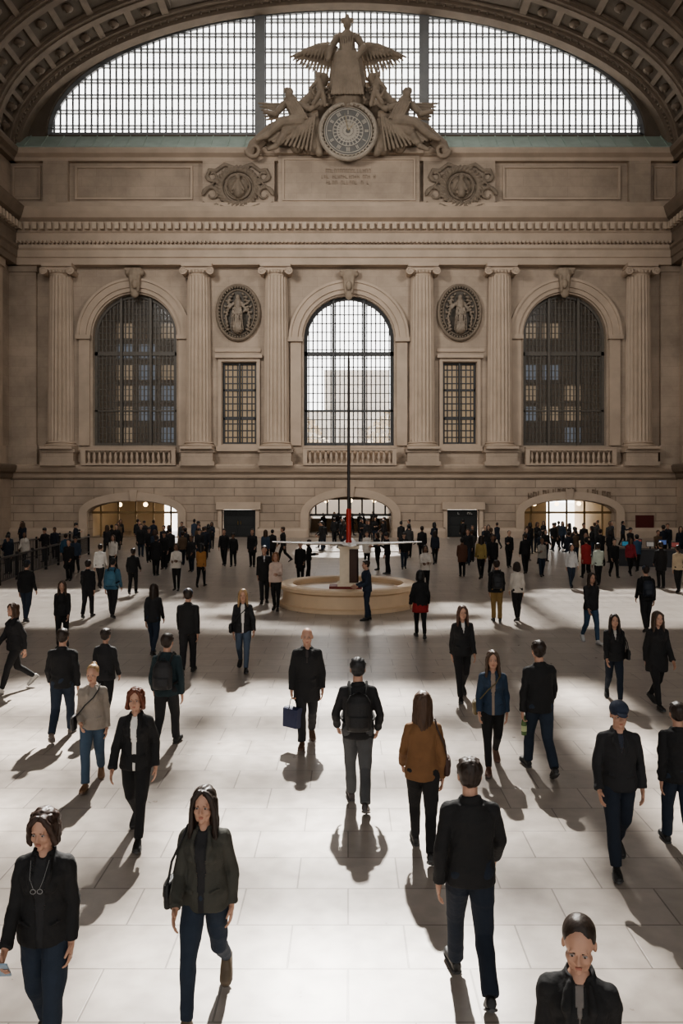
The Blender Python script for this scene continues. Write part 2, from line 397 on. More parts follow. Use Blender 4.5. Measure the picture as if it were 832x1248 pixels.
# ------------------------------------------------------------ balustrades
g=G(); g.lathe([(.13,0),(.13,.08),(.07,.12),(.06,.2),(.13,.42),(.12,.55),(.06,.78),(.06,.86),(.11,.9),(.11,.95)],seg=12); me_bl=g.mesh('baluster',.6)
for (a,b_) in ((104,217),(370,482),(637,746)):
    e=empty('balustrade',((X(a)+X(b_))/2,WY-.75,Z(567)),category='balustrade',label='stone balustrade at the foot of an arched window',group='window balustrades')
    hw=(X(b_)-X(a))/2
    g=G(); g.box(-hw,hw,-.2,.2,1.05,1.28); g.box(-hw,hw,-.24,.24,1.22,1.3); obj('handrail',g.mesh('r'),M_stone,e)
    g=G(); g.box(-hw,hw,-.2,.2,-.02,.12); obj('plinth',g.mesh('r'),M_stone,e)
    for s_ in (-1,1):
        g=G(); x0,x1=sorted((s_*hw,s_*(hw-.3))); g.box(x0,x1,-.22,.22,.12,1.05); obj('end_block',g.mesh('r'),M_stone,e)
    n=16
    for i in range(n):
        q=obj('baluster',me_bl,M_stone,e); q.location=(-hw+.5+(2*hw-1.0)*i/(n-1),0,.11)
# ------------------------------------------------------------ windows
W=[0]
def window(xc,hw,z0,zs,ri,nx,nz,bt,y,mt,glass=None,heavy=(),hz=(),fr=.2,bh=None):
    W[0]+=1; g=G(); bh=bh or bt
    top=lambda x: zs+ri*math.sqrt(max(0,1-((x-xc)/hw)**2)) if ri>0 else zs
    for i in range(1,nx):
        x=xc-hw+2*hw*i/nx; g.box(x-bt/2,x+bt/2,y-.04,y+.04,z0,top(x))
    zt=zs+ri
    for i in range(1,nz):
        z=z0+(zt-z0)*i/nz; h_=hw if z<=zs else hw*math.sqrt(max(0,1-((z-zs)/ri)**2))
        g.box(xc-h_,xc+h_,y-.045,y+.045,z-bh/2,z+bh/2)
    for x,w in heavy: g.box(x-w/2,x+w/2,y-.3,y+.15,z0,top(x))
    for z,w in hz:
        h_=hw if z<=zs else hw*math.sqrt(max(0,1-((z-zs)/ri)**2)); g.box(xc-h_,xc+h_,y-.12,y+.12,z-w/2,z+w/2)
    pts=arch(xc,hw,z0,zs,ri,50) if ri>0 else rect(xc-hw,xc+hw,z0,zs)
    n=len(pts); vs=[];fs=[]
    for (px_,pz) in pts:
        sx=(hw-fr)/hw; qx=xc+(px_-xc)*sx; zz=z0+fr if pz<=z0+1e-6 else ((zs+(pz-zs)*((ri-fr)/ri)) if ri>0 and pz>=zs else pz-fr)
        if ri>0 and abs(pz-zs)<1e-6: zz=zs
        vs+=[(px_,y-.12,pz),(qx,y-.12,zz),(qx,y+.12,zz),(px_,y+.12,pz)]
    for i in range(n):
        j=(i+1)%n
        for q in range(4): fs.append((i*4+q,j*4+q,j*4+(q+1)%4,i*4+(q+1)%4))
    g.add(vs,fs)
    o=obj('window_%d'%W[0],g.mesh('w'),mt,kind=S)
    if glass:
        gg=G(); gg.add([(a,y+.06,b) for a,b in pts],[tuple(range(n))]); obj('glass_pane',gg.mesh('gl'),glass,o,kind=S)
    return o
window(X(LC),LHW*k,Z(160),Z(LSP),LRI*k,96,1,.14,WY+1.0,M_frame2,M_glass,heavy=((X(315),.75),(X(518),.75)),hz=[(Z(p+q),.05) for p in (148,129,110,91,72,53,34,16) for q in (-2,2)],fr=.32)
for i,(c,hw,sp,ri) in enumerate(ARW):
    if i==1: window(X(c),hw*k,Z(543),Z(sp),ri*k,20,17,.095,WY+.6,M_frame,M_glassc,heavy=((X(c-19),.18),(X(c+19),.18)),hz=((Z(430),.3),(Z(500),.14)),fr=.25,bh=.06)
    else: window(X(c),hw*k,Z(543),Z(sp),ri*k,22,24,.085,WY+.6,M_sideframe,M_glassd,heavy=((X(c-18),.18),(X(c+18),.18)),hz=((Z(430),.28),(Z(500),.12)),fr=.22,bh=.045)
for a,b_ in ((271,312),(540,580)):
    window((X(a)+X(b_))/2,(X(b_)-X(a))/2,Z(541),Z(442),0,7,12,.09,WY+.4,M_frame,M_glassd,heavy=(((X(a)+X(b_))/2,.12),),hz=((Z(475),.16),(Z(510),.16)),fr=.14)
def room(x0,x1,y0,y1,z0,z1,mt,name):
    g=G(); t=.15
    g.box(x0-t,x1+t,y1,y1+t,z0-t,z1+t); g.box(x0-t,x0,y0,y1,z0,z1); g.box(x1,x1+t,y0,y1,z0,z1); g.box(x0-t,x1+t,y0,y1,z0-t,z0); g.box(x0-t,x1+t,y0,y1,z1,z1+t)
    return obj(name,g.mesh('rm'),mt,kind=S)
M_office=mat('lit_office_window',(.4,.3,.2),.5,.5,2,emit=(.9,.7,.5),es=.24)
M_office2=mat('lit_cold_office_window',(.2,.2,.22),.5,.5,2,emit=(.6,.68,.8),es=.2)
for c,hw,sp,ri in (ARW[0],ARW[2]):
    room(X(c-hw-3),X(c+hw+3),WY+1.02,WY+4,Z(548),Z(350),M_darkroom,'wall_gallery')
    g=G(); r=random.Random(int(c))
    for row in range(6):
        for col in range(3):
            if r.random()<.8:
                x=X(c-40+col*29); z=Z(535-row*27); g.box(x,x+1.3,WY+3.9,WY+3.99,z,z+1.15,0 if r.random()<.6 else 1)
    obj('trim_gallery',g.mesh('of'),[M_office,M_office2],kind=S)
for a,b_ in ((271,312),(540,580)):
    room(X(a-3),X(b_+3),WY+1.02,WY+3,Z(545),Z(437),mat('glowing_golden_plaster',(.4,.31,.2),.9,.7,.8,emit=(.8,.6,.38),es=.26),'wall_gallery')  # warm room light put into the plaster as emission
for i,(c,hw,sp,ri) in enumerate(POR):
    x0,x1,z1=X(c-hw-4),X(c+hw+4),Z(sp-ri-3); g=G(); t=.2
    g.box(x0-t,x0,WY+1.02,71,0,z1); g.box(x1,x1+t,WY+1.02,71,0,z1); g.box(x0-t,x1+t,WY+1.02,71,z1,z1+t)
    if i!=1: g.box(x0,x0+(x1-x0)*.55,68,68.2,0,z1)
    else: g.box(x0,x1,68,68.2,0,1.1); g.box(x0,x1,68,68.2,z1-.5,z1)
    obj('wall_passage',g.mesh('ps'),M_cream if i!=1 else M_stoned,kind=S)
    W[0]+=1; g=G(); y=WY+.8; h_=lambda x: Z(sp)+ri*k*math.sqrt(max(0,1-((x-X(c))/(hw*k))**2))
    for j in range(7 if i==1 else 5):
        n=7 if i==1 else 5; x=X(c-hw)+2*hw*k*(j+.5)/n
        g.box(x-.06,x+.06,y,y+.12,Z(sp) if i==1 else 0,h_(x))
    g.box(X(c-hw),X(c+hw),y,y+.12,Z(sp)-.08,Z(sp)+.08)
    obj('window_%d'%W[0],g.mesh('pw'),M_black if i==1 else mat('brass_frame',(.3,.21,.11),.4,metal=.6),kind=S)
    for j in range(3):
        la=empty('pendant_lamp',((x0+x1)/2+(j-1)*1.9,WY+3.2+j*.5,z1),category='lamp',label='warm glowing globe lamp hanging in the passage',group='passage lamps')
        g=G(); g.tube([(0,0,0),(0,0,-.35)],.02); obj('stem',g.mesh('s'),M_black,la)
        g=G(); g.ell((0,0,-.5),(.18,.18,.18)); obj('lamp_globe',g.mesh('s',1),M_warm,la)
M_doorp=mat('black_door_paint',(.018,.02,.02),.35,.2,3)
for i,(a,b_) in enumerate(((271,311),(545,583))):
    d=empty('door_%d'%(i+1),((X(a)+X(b_))/2,WY+.3,0),kind=S); hw=(X(b_)-X(a))/2-.03; zt_=Z(621)-.03
    g=G(); g.box(-hw,hw,.05,.12,0.02,zt_)
    for s_ in (-1,1):
        x0,x1=sorted((s_*.05,s_*(hw-.05)))
        for z0,z1 in ((.15,.8),(.95,1.55)): g.box(x0+.1,x1-.1,0,.06,z0,z1)
        g.box(x0,x1,.02,.06,zt_-.42,zt_-.08)
    obj('door_leaf',g.mesh('d'),M_doorp,d,kind=S)
    g=G()
    for s_ in (-1,1): g.tube([(s_*.1,0,.95),(s_*.1,-.07,.97),(s_*.1,-.07,1.2),(s_*.1,0,1.22)],.018)
    obj('handle',g.mesh('d'),mat('brass_handle',(.5,.35,.12),.3,metal=1),d,kind=S)
    g=G(); inscription(-hw+.3,hw-.3,zt_-.34,.16,-.005,7 if i else 4,30+i,g); obj('lettering',g.mesh('d'),M_white if i else M_doorp,d,kind=S)
g=G(); g.box(X(774),X(796),WY-.1,WY,0,Z(628)); g.box(X(777),X(793),WY-.14,WY,.2,Z(631)); obj('door_3',g.mesh('d'),mat('dark_red_door',(.09,.014,.012),.5),kind=S)
g=G(); z0=Z(186)
g.rings([[(x,WY-.8,z0-.02),(x,WY-.8,z0+.12),(x,WY+.62,z0+1.5),(x,WY+1.2,z0+1.5),(x,WY+1.2,z0-.02)] for x in (XL,XR)])
x=XL
while x<XR:
    g.rings([[(xx,WY-.82,z0+.1),(xx,WY-.82,z0+.17),(xx,WY+.6,z0+1.56),(xx,WY+.6,z0+1.48)] for xx in (x,x+.07)]); x+=1.25
trim(g,M_copper)
# ------------------------------------------------------------ side walls, vault
for sd,xs,nm in ((-1,XL,'wall_left'),(1,XR,'wall_right')):
    g=G(); a,b_=sorted((xs,xs+sd*.8)); g.box(a,b_,-14,WY+1.5,0,Z(183)); obj(nm,g.mesh('w'),M_wall,kind=S)
    g=G()
    for y in (56.5,51.5,44,37,30):
        a,b_=sorted((xs-sd*.35,xs)); g.box(a,b_,y-.8,y+.8,Z(566),Z(326)); a,b_=sorted((xs-sd*.5,xs)); g.box(a,b_,y-.95,y+.95,Z(566),Z(545)); g.box(a,b_,y-.95,y+.95,Z(335),Z(326))
    trim(g)
ZS=Z(186); XC=(XL+XR)/2; AX=(XR-XL)/2; AZ=11.8
def vp(x): return ZS+AZ*math.sqrt(max(0,1-((x-XC)/AX)**2))
def vang(a,r=0): return (XC-(AX-r)*math.cos(a), ZS+(AZ-r)*math.sin(a))
opens=[(-13,-9.5,49.5,58.4),(-6.4,-3.5,46,58.4),(-3.2,-2.75,20,58.4),(-2.1,-1.25,20,58.4),(-1.05,.35,20,58.4),(.5,1.35,20,58.4),(1.9,2.25,20,58.4),(3.6,4.6,36,58.4),(7.5,12.5,50,58.4)]  # unseen skylight slots, added to shape the sun streaks on the floor
xs=sorted(set([v for o in opens for v in o[:2]]))
brk=[XL+.0]+[XC-AX*math.cos(a) for a in np.linspace(.08,1.0,14)]+xs+[XC+AX*math.cos(a) for a in np.linspace(.95,.08,14)]+[XR]
brk=sorted(brk)
g=G()
for a,b_ in zip(brk[:-1],brk[1:]):
    if b_-a<1e-4: continue
    za,zb_=vp(a),vp(b_); mid=(a+b_)/2; op=[o for o in opens if o[0]<=mid<=o[1]]
    def slab(y0,y1): g.add([(a,y0,za),(b_,y0,zb_),(b_,y1,zb_),(a,y1,za),(a,y0,za+.5),(b_,y0,zb_+.5),(b_,y1,zb_+.5),(a,y1,za+.5)],[(0,3,2,1),(4,5,6,7),(0,1,5,4),(1,2,6,5),(2,3,7,6),(3,0,4,7)])
    if not op: slab(-14,WY+1.5)
    else:
        y0,y1=op[0][2:]; slab(y1,WY+1.5); slab(-14,y0)
        y=y1-2.4
        while y>y0+.5: slab(y,y+.22); y-=2.6
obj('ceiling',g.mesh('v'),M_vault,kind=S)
def rib(y0,y1,a0,a1,r0,r1,n=24,g=None):
    rs=[]
    for i in range(n+1):
        a=a0+(a1-a0)*i/n; p=vang(a,r0); q=vang(a,r1); rs.append([(p[0],y0,p[1]),(q[0],y0,q[1]),(q[0],y1,q[1]),(p[0],y1,p[1])])
    g.rings(rs)
g=G()
rib(WY-.25,WY+.65,.0,math.pi,-.1,.75,60,g); rib(WY-.6,WY-.2,0,math.pi,-.1,.45,60,g); rib(WY-.9,WY-.6,0,math.pi,-.1,.25,60,g)
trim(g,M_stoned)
g=G()
for j in range(8):
    for a0,a1 in ((0.02,1.02),(math.pi-1.02,math.pi-.02)):
        y=WY-3.2-j*3.6; rib(y-.5,y+.5,a0,a1,-.1,.35,24,g); rib(y-.7,y+.7,a0,a1,-.1,.18,24,g); rib(y-.2,y+.2,a0,a1,-.1,.45,24,g)
for i in range(9):
    for sgn in (0,1):
        a=.05+i*.12; a=a if not sgn else math.pi-a
        rib(30,WY-.9,a-.012,a+.012,-.1,.22,1,g)
for j in range(8):
    for i in range(8):
        for sgn in (0,1):
            a=.11+i*.12; a=a if not sgn else math.pi-a
            p=vang(a,.1); g.ell((p[0],WY-1.7-j*3.6,p[1]),(.4,.4,.25),seg=10,n=5); g.ell((p[0],WY-1.7-j*3.6,p[1]),(.16,.16,.4),seg=8,n=5)
n=110
for i in range(n):
    a=.02+(math.pi-.04)*i/n; p=vang(a,.5); g.ell((p[0],WY-.42,p[1]),(.1,.14,.1),seg=6,n=4)
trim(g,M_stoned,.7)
# ------------------------------------------------------------ reliefs
def cartouche(c,py):
    g=G(); C=P(c,py,.55); g.torus(C,1.25,1.25,.16,flat=1.4); g.torus(C,.9,.9,.1,flat=1.6); g.ell(C,(.75,.35,.75))
    g.caps(P(c,py-8,.9),P(c,py+8,.8),.2,.33); g.ell(P(c,py-12,1.0),(.18,.2,.22))
    for s_ in (-1,1): g.caps(P(c+s_*3,py-5,.95),P(c+s_*7,py+3,1.0),.1,.08); g.tube([C+V((s_*.2,-.3,.2)),C+V((s_*.45,-.35,-.2)),C+V((s_*.4,-.3,-.6))],.07)
    for ring,rr_,n_ in ((0,1.55,34),(1,1.38,30)):
        for i in range(n_):
            a=2*math.pi*(i+.5*ring)/n_; M=Matrix.Rotation(-a,3,'Y'); g.ell(C+V((rr_*math.cos(a),-.1-.08*ring,.95*rr_*math.sin(a))),(.2,.12,.09),seg=8,n=5,M=M@Matrix.Rotation(.7,3,'Y'))
    for s_ in (-1,1):
        g.tube([C+V((s_*(1.95+math.cos(t)*(.62-.07*t)),-.05,-.55+math.sin(t)*(.62-.07*t))) for t in [q*.45 for q in range(15)]],[.17-.008*q for q in range(15)],seg=8)
        g.tube([C+V((s_*(1.9+math.cos(t)*(.45-.05*t)),-.05,.8-math.sin(t)*(.45-.05*t))) for t in [q*.45 for q in range(13)]],[.13-.006*q for q in range(13)],seg=8)
        g.tube([C+V((s_*x,-.05,z)) for x,z in ((.3,1.45),(1.0,1.65),(1.6,1.2),(2.1,1.25),(2.3,.8),(2.0,.45),(1.6,.5))],[.12,.16,.14,.16,.14,.12,.08],seg=8)
        g.tube([C+V((s_*x,-.05,z)) for x,z in ((.2,-1.5),(.9,-1.55),(1.6,-1.3),(2.2,-1.45),(2.6,-1.1))],[.17,.17,.17,.13,.07],seg=8)
        for q in range(7): g.ell(C+V((s_*(1.6+.16*q),-.12,.5-.18*q)),(.17,.14,.09),seg=8,n=5,M=Matrix.Rotation(s_*.8,3,'Y'))
    me=rough(remesh(g,.045),.012,11,int(c)); obj('cartouche',me,mat('cartouche_stone',(.25,.205,.16),.8,.3,2,.4,9),category='relief carving',label='round carved stone cartouche with scrolls and leaf wreath',group='attic cartouches')
cartouche(290,228); cartouche(562,228)
def medallion(c,py):
    e=empty('medallion',(0,0,0),category='medallion',label='oval relief medallion with a robed figure and leaves')
    g=G(); C=P(c,py,.15); g.torus(C,1.55,2.02,.14,flat=1.5); g.torus(C,1.25,1.68,.07,flat=1.4)
    for i in range(44):
        a=2*math.pi*i/44; g.ell(C+V((1.4*math.cos(a),-.12,1.86*math.sin(a))),(.08,.12,.1),seg=6,n=4)
    obj('frame',g.mesh('f',.8),M_relief,e)
    g=G(); C2=P(c,py,.12); g.lathe([(1.0,0),(1.0,.1)],seg=40,axis='y'); g.v=[(C2.x+x*1.4,C2.y+y,C2.z+z*1.85) for x,y,z in g.v]; obj('backplate',g.mesh('b'),M_bronze,e)
    g=G(); q=lambda x,z,o=.3: C+V((x,-o+.1,z))
    g.ell(q(0,1.05),(.18,.22,.25)); g.caps(q(0,.7),q(0,.1),.3,.26); g.caps(q(0,.1),q(0,-1.2),.28,.46); g.caps(q(.3,.65),q(.6,.15),.13,.1); g.caps(q(.6,.15),q(.25,-.1),.1,.09)
    g.caps(q(-.3,.65),q(-.62,.3),.13,.1); g.caps(q(-.62,.3),q(-.7,.9),.1,.07)
    for i in range(7): g.tube([q(-.3+i*.1,.3,.6),q(-.4+i*.13,-.5,.75),q(-.45+i*.15,-1.4,.6)],.04,seg=6)
    for s_ in (-1,1):
        for i in range(11): g.ell(q(s_*(.72+.04*i if i<5 else 1.05-.05*i),-1.3+i*.24,.25),(.19,.16,.09),seg=8,n=5,M=Matrix.Rotation(s_*(.5+i*.3),3,'Y'))
        for i in range(7): g.ell(q(s_*1.0*math.cos(-.6+i*.3),1.45*math.sin(-.6+i*.3),.2),(.14,.14,.08),seg=8,n=5,M=Matrix.Rotation(s_*i*.7,3,'Y'))
    obj('relief_figure',rough(remesh(g,.035),.012,12,2),mat('relief_bronze',(.27,.225,.18),.6,.3,3,.3,12),e)
medallion(290,381); medallion(560,381)
# clock sculpture
e=empty('clock_sculpture',(0,0,0),category='sculpture',label='carved stone clock group with winged figure and reclining statues')
pp=[(305,190),(312,172),(335,150),(365,136),(393,122),(400,100),(449,100),(457,122),(485,136),(515,150),(538,172),(545,190)]
g=G(); g.rings([[tuple(P(a,b,o)) for a,b in pp] for o in (.2,.75)])
for s_ in (-1,1):
    m=lambda a: 424+s_*(a-424)
    for w,oo,r in ((0,1.2,.34),(7,1.05,.2),(12,.95,.14)):
        g.tube([P(m(303),190,oo),P(m(308),176+w,oo),P(m(330),156+w,oo),P(m(360),143+w,oo),P(m(388),140+w,oo)],r,seg=10)
    for i in range(13): g.tube([P(m(388),186,1.0),P(m(322+i*5),172-i*1.6,1.0)],[.08,.16],seg=6)
    g.tube([P(m(309)+s_*math.cos(t)*(9-.8*t)*-1,183+math.sin(t)*(9-.8*t),1.5) for t in [q*.45 for q in range(15)]],[.2-.008*q for q in range(15)],seg=8)
me=remesh(g,.06); obj('pediment',me,mat('pediment_stone',(.31,.25,.195),.8,.3,1),e)
def fig(name,C,lab,mtt,seed,vox=.042,amp=.014):
    g=G()
    for c in C:
        if c[0]=='e': g.ell(P(c[1],c[2],c[3]),(c[4]*k,c[5]*k,c[6]*k),seg=8,n=6)
        else: g.caps(P(c[0],c[1],c[6] if len(c)>6 else 1.4),P(c[2],c[3],c[7] if len(c)>7 else (c[6] if len(c)>6 else 1.4)),c[4]*k,c[5]*k)
    return obj(name,rough(remesh(g,vox),amp,9,seed,.5),mtt,e,label=lab)
M_stat=mat('statue_stone',(.27,.22,.17),.75,.4,1.5,.4,7)
for s_ in (-1,1):
    m=lambda a: 424+s_*(a-424)
    Cc=[('e',m(352),116,1.9,5,5,6),(m(352),112,m(350),111,5.4,4.4,1.8),(m(354),124,m(364),143,8.5,9,1.6),(m(345),128,m(361),127,4.5,4.5),(m(361),128,m(378),133,4.5,3.5,1.8),(m(378),133,m(393),123,3.5,2.7,1.9),
        (m(346),128,m(335),139,4.5,3.5,1.8),(m(335),139,m(323),136,3.4,2.6,2.1),(m(366),147,m(342),149,8,6,1.9,2.4),(m(342),149,m(325),165,6,4,2.4),(m(325),165,m(313),170,4,2.4,2.4),
        (m(368),151,m(348),161,8,6,1.6,2.1),(m(348),161,m(336),178,5,3.5,2.1),(m(336),178,m(327),182,3.5,2.2,2.3),(m(373),150,m(380),180,8,9,1.4),(m(385),150,m(389),186,7,5,1.4),(m(360),160,m(362),178,8,9,1.3),
        (m(395),113,m(400),122,7,7,1.3),(m(384),118,m(394),96,6,7,1.2),(m(372),128,m(386),108,6,6,1.0),(m(340),160,m(330),176,7,6,1.0),(m(362),132,m(378),118,5,5,.9)]
    for i in range(6): Cc.append((m(342-i*1),128+i*3,m(315+i*2),126+i*4,2.6,1.1,1.1,1.0))
    for i in range(12): Cc.append((m(384-i*3),140+i*1.5,m(378-i*5),183-i*1.2,1.1,1.7,2.1))
    for i in range(6): Cc.append((m(348+i*3),124,m(358+i*3.2),144,1.0,1.2,2.3))
    # small winged child beside the standing figure
    Cc+=[('e',m(388),92,2.0,3.8,4,4.4),(m(388),99,m(391),113,4.6,5,1.9),(m(385),100,m(378),108,2.4,2,2.1),(m(378),108,m(383),116,2,1.6,2.3),(m(389),114,m(382),126,3.4,2.6,2.1),(m(393),114,m(396),128,3.4,2.6,2.0)]
    r=random.Random(5)
    for i in range(60):
        t=r.random(); Cc.append(('e',m(322+t*78+r.uniform(-4,4)),172-t*62+r.uniform(-6,10),r.uniform(1.2,2.0),r.uniform(1.0,2.3),1.6,r.uniform(1.0,2.3)))
    fig('statue',Cc,'reclining robed stone statue leaning on the clock',M_stat,5+s_)
Cc=[('e',423,30,1.8,5.2,5,6.2),(418,25,428,25,3,3,1.8),(423,20,423,26,2.6,4,1.8),(423,35,423,42,3,3.4,1.6),(423,46,423,66,9,10,1.5),(413,45,433,45,5,5,1.5),(423,66,421,108,12,15,1.5),(413,70,409,106,7,8,1.8),(434,70,438,106,7,8,1.7),
    (435,46,443,58,4.6,4,1.8),(443,58,435,70,4,3,2.3),(411,46,403,58,4.6,4,1.7),(403,58,400,72,4,3,2.1),(424,104,424,124,20,22,1.0)]
for i in range(13): Cc.append((412+i*1.8,62,404+i*3.2,114,.9,1.4,2.3,2.5))
for i in range(6): Cc.append((414+i*3.2,44,418+i*2,64,.8,1.0,2.2,2.3))
r=random.Random(8)
for i in range(50): Cc.append(('e',r.uniform(396,454),r.uniform(104,130),r.uniform(1.5,2.2),r.uniform(1.2,2.4),2,r.uniform(1.2,2.3)))
fig('statue',Cc,'standing robed stone figure with helmet crowning the group',M_stat,11)
g=G()
for s_ in (-1,1):
    m=lambda a: 424+s_*(a-424)
    # arched leading edge then separate hanging feathers of falling length
    lead=[(410,62),(400,57),(388,58),(374,62),(360,68)]
    g.tube([P(m(a),b,1.3) for a,b in lead],[.32,.36,.3,.22,.1],seg=8)
    for i in range(13):
        t=i/12; x0=408-t*44; y0=60+2*math.sin(t*3)*-1+t*5; ln=34*(1-t)**.8+5
        g.caps(P(m(x0),y0+1,1.2),P(m(x0-7-t*4),y0+ln,1.0),2.5*k,1.1*k,fl=(1,.5,1))
    for i in range(9):
        t=i/8; x0=408-t*34; g.caps(P(m(x0),60+t*3,1.45),P(m(x0-4),60+t*3+14*(1-t*.7),1.4),2.2*k,1.1*k)
obj('wing',rough(remesh(g,.04),.008,9,3),M_stat,e,label='outspread carved wings')
C=P(424,160,1.9); g=G()
g.torus(C,2.0,2.0,.17,flat=1.3); g.torus(C,1.72,1.72,.06)
for i in range(40):
    a=2*math.pi*i/40; g.ell(C+V((1.86*math.cos(a),-.15,1.86*math.sin(a))),(.08,.1,.08),seg=6,n=4)
ck=obj('clock',g.mesh('c',.8),mat('clock_bezel',(.42,.37,.31),.6,.3,3),e,label='round ornate clock with patterned dial')
g=G(); g.lathe([(.05,-.05),(1.72,-.05),(1.72,.9),(.05,.9)],C,48,axis='y'); obj('dial',g.mesh('d'),mat('dial_slate',(.17,.165,.155),.5,.3,4),ck)
g=G()
for i in range(12):
    a=2*math.pi*i/12; M=Matrix.Rotation(a,4,'Y'); nst=(1,2,3,2,1,2,3,3,2,1,2,3)[i]
    for q in range(nst):
        gg=G(); gg.box(-.03+(q-(nst-1)/2)*.1,.03+(q-(nst-1)/2)*.1,-.1,-.04,1.2,1.48); gg.xf(Matrix.Translation(C)@M); g.merge(gg)
for r_ in (1.08,1.58,.8,.45,.2): g.torus(C+V((0,-.07,0)),r_,r_,.035)
for i in range(24):
    a=2*math.pi*i/24
    for r0,r1,da in ((.22,.78,.2),(.5,1.05,.16),(.5,1.05,-.16),(.22,.78,-.2)):
        g.tube([C+V((r0*math.cos(a),-.07,r0*math.sin(a))),C+V((r1*math.cos(a+da),-.07,r1*math.sin(a+da)))],.026,seg=5)
obj('numerals',g.mesh('n'),mat('pale_gilt_numerals',(.5,.46,.4),.5),ck)
g=G(); g.tube([C+V((0,-.14,0)),C+V((.45,-.14,.55))],[.045,.015]); g.tube([C+V((0,-.17,0)),C+V((-.25,-.17,1.2))],[.04,.012]); obj('clock_hand',g.mesh('h'),mat('gilt_hands',(.5,.42,.3),.4,metal=.5),ck)
# ------------------------------------------------------------ outside view
g=G(); g.box(-14,14,116,126,-.15,15); g.box(-3.5,6,117,127,15,21); trim(g,mat('pale_facade_opposite',(.62,.57,.52),.8,.1,.3))
g=G(); z=3
while z<13.5:
    x_=-13
    while x_<13: g.box(x_,x_+1.4,115.9,116.02,z,z+2.2); x_+=2.9
    z+=3.6
trim(g,mat('pale_opposite_windows',(.26,.22,.18),.4))
for (x,y,h,c) in ((-6.0,95,12.5,(.42,.31,.16)),(5.5,95,13,(.40,.31,.18))):
    e=empty('street_tree',(x,y,-.1),category='tree',label='street tree with golden autumn leaves outside',group='street trees')
    g=G(); g.tube([(0,0,0),(.1,0,h*.3),(-.1,.1,h*.55),(0,0,h*.8)],[.3,.25,.18,.08])
    for i in range(6): g.tube([(0,0,h*(.35+.06*i)),(math.cos(i*1.7)*1.8,math.sin(i*1.7)*1.8,h*(.55+.06*i))],[.12,.04])
    obj('trunk',g.mesh('t',1),mat('bark',(.2,.16,.12)),e)
    r=random.Random(int(x*3)); g=G()
    for i in range(520):
        a=r.uniform(0,6.28); q=r.random()**.5*h*.3; zz=h*(.42+.58*r.random()); q*=math.sin(math.pi*min(.95,max(.1,(zz/h-.38)/.66)))
        M=Matrix.Rotation(r.uniform(0,6),3,V((r.random(),r.random(),1)).normalized()); s_=.26
        c0=V((q*math.cos(a),q*math.sin(a),zz)); g.add([c0+M@V(v) for v in ((-s_,0,-s_),(s_,0,-s_),(s_*1.1,.1,s_),(-s_,-.1,s_))],[(0,1,2,3)])
    obj('foliage',g.mesh('f'),mat('autumn_leaves',c,.8,.2,.8),e,kind='stuff')
# ------------------------------------------------------------ central basin and monument
bx,by=0.0,25.6
e=empty('round_basin',(bx,by,0),category='fountain basin',label='low round pale stone basin ringing the central monument')
g=G(); g.lathe([(2.0,0),(2.2,0),(2.2,.1),(2.1,.14),(2.08,.5),(2.2,.56),(2.22,.66),(2.16,.7),(1.78,.7),(1.74,.66),(1.76,.5),(1.76,.45)],seg=72)
obj('basin_wall',g.mesh('b',.5),mat('warm_basin_stone',(.70,.53,.36),.5,.12,3,.1,10),e)
g=G(); g.lathe([(.01,.45),(1.78,.45),(1.78,.52),(.01,.52)],seg=60); obj('basin_floor',g.mesh('b'),mat('pale_basin_floor',(.78,.66,.54),.3,.1,2),e)
m_=empty('monument',(bx+.02,by,.521),category='monument',label='cream pedestal carrying a tall thin pole with wide white blades')
g=G(); g.box(-.62,.42,-.35,.35,0,.08); obj('step',g.mesh('s'),mat('dark_red_step',(.2,.03,.02),.5),m_)
g=G()
for z0,z1,w in ((.08,.18,.36),(.18,1.28,.29),(1.28,1.36,.34)): g.box(-w,w,-w,w,z0,z1)
obj('pedestal',g.mesh('p'),mat('cream_pedestal',(.75,.66,.53),.5),m_)
g=G(); g.box(.02,.31,-.31,-.27,.2,1.26); g.box(.27,.31,-.31,.31,.2,1.26); obj('side_panel',g.mesh('p'),mat('dark_brown_panel',(.06,.025,.015),.4),m_)
g=G(); g.tube([(0,0,2.5),(0,0,5.0),(0,0,7.3),(0,0,7.65)],[.05,.045,.04,.01],seg=10); obj('pole',g.mesh('p',1),mat('dark_steel_pole',(.07,.063,.06),.4,metal=.5),m_)
g=G(); g.lathe([(.1,1.36),(.1,1.5),(.08,1.55),(.08,2.5),(.055,2.55)],seg=16); obj('collar',g.mesh('p',.5),M_red,m_)
for i,(an,ln) in enumerate(((180,2.45),(0,2.35),(88,2.0),(272,2.0))):
    g=G(); c_=math.cos(rad(an)); s__=math.sin(rad(an)); rs=[]
    for t,w,th in ((0,.12,.05),(.15,.24,.06),(.5,.2,.045),(1,.06,.02)):
        ctr=V((c_*ln*t,s__*ln*t,1.42+.06*t*t)); w_=V((-s__,c_,0))*w; rs.append([ctr+w_,ctr+V((0,0,th)),ctr-w_,ctr-V((0,0,th))])
    g.rings(rs); obj('blade',g.mesh('bl'),M_white,m_)
rails=[]
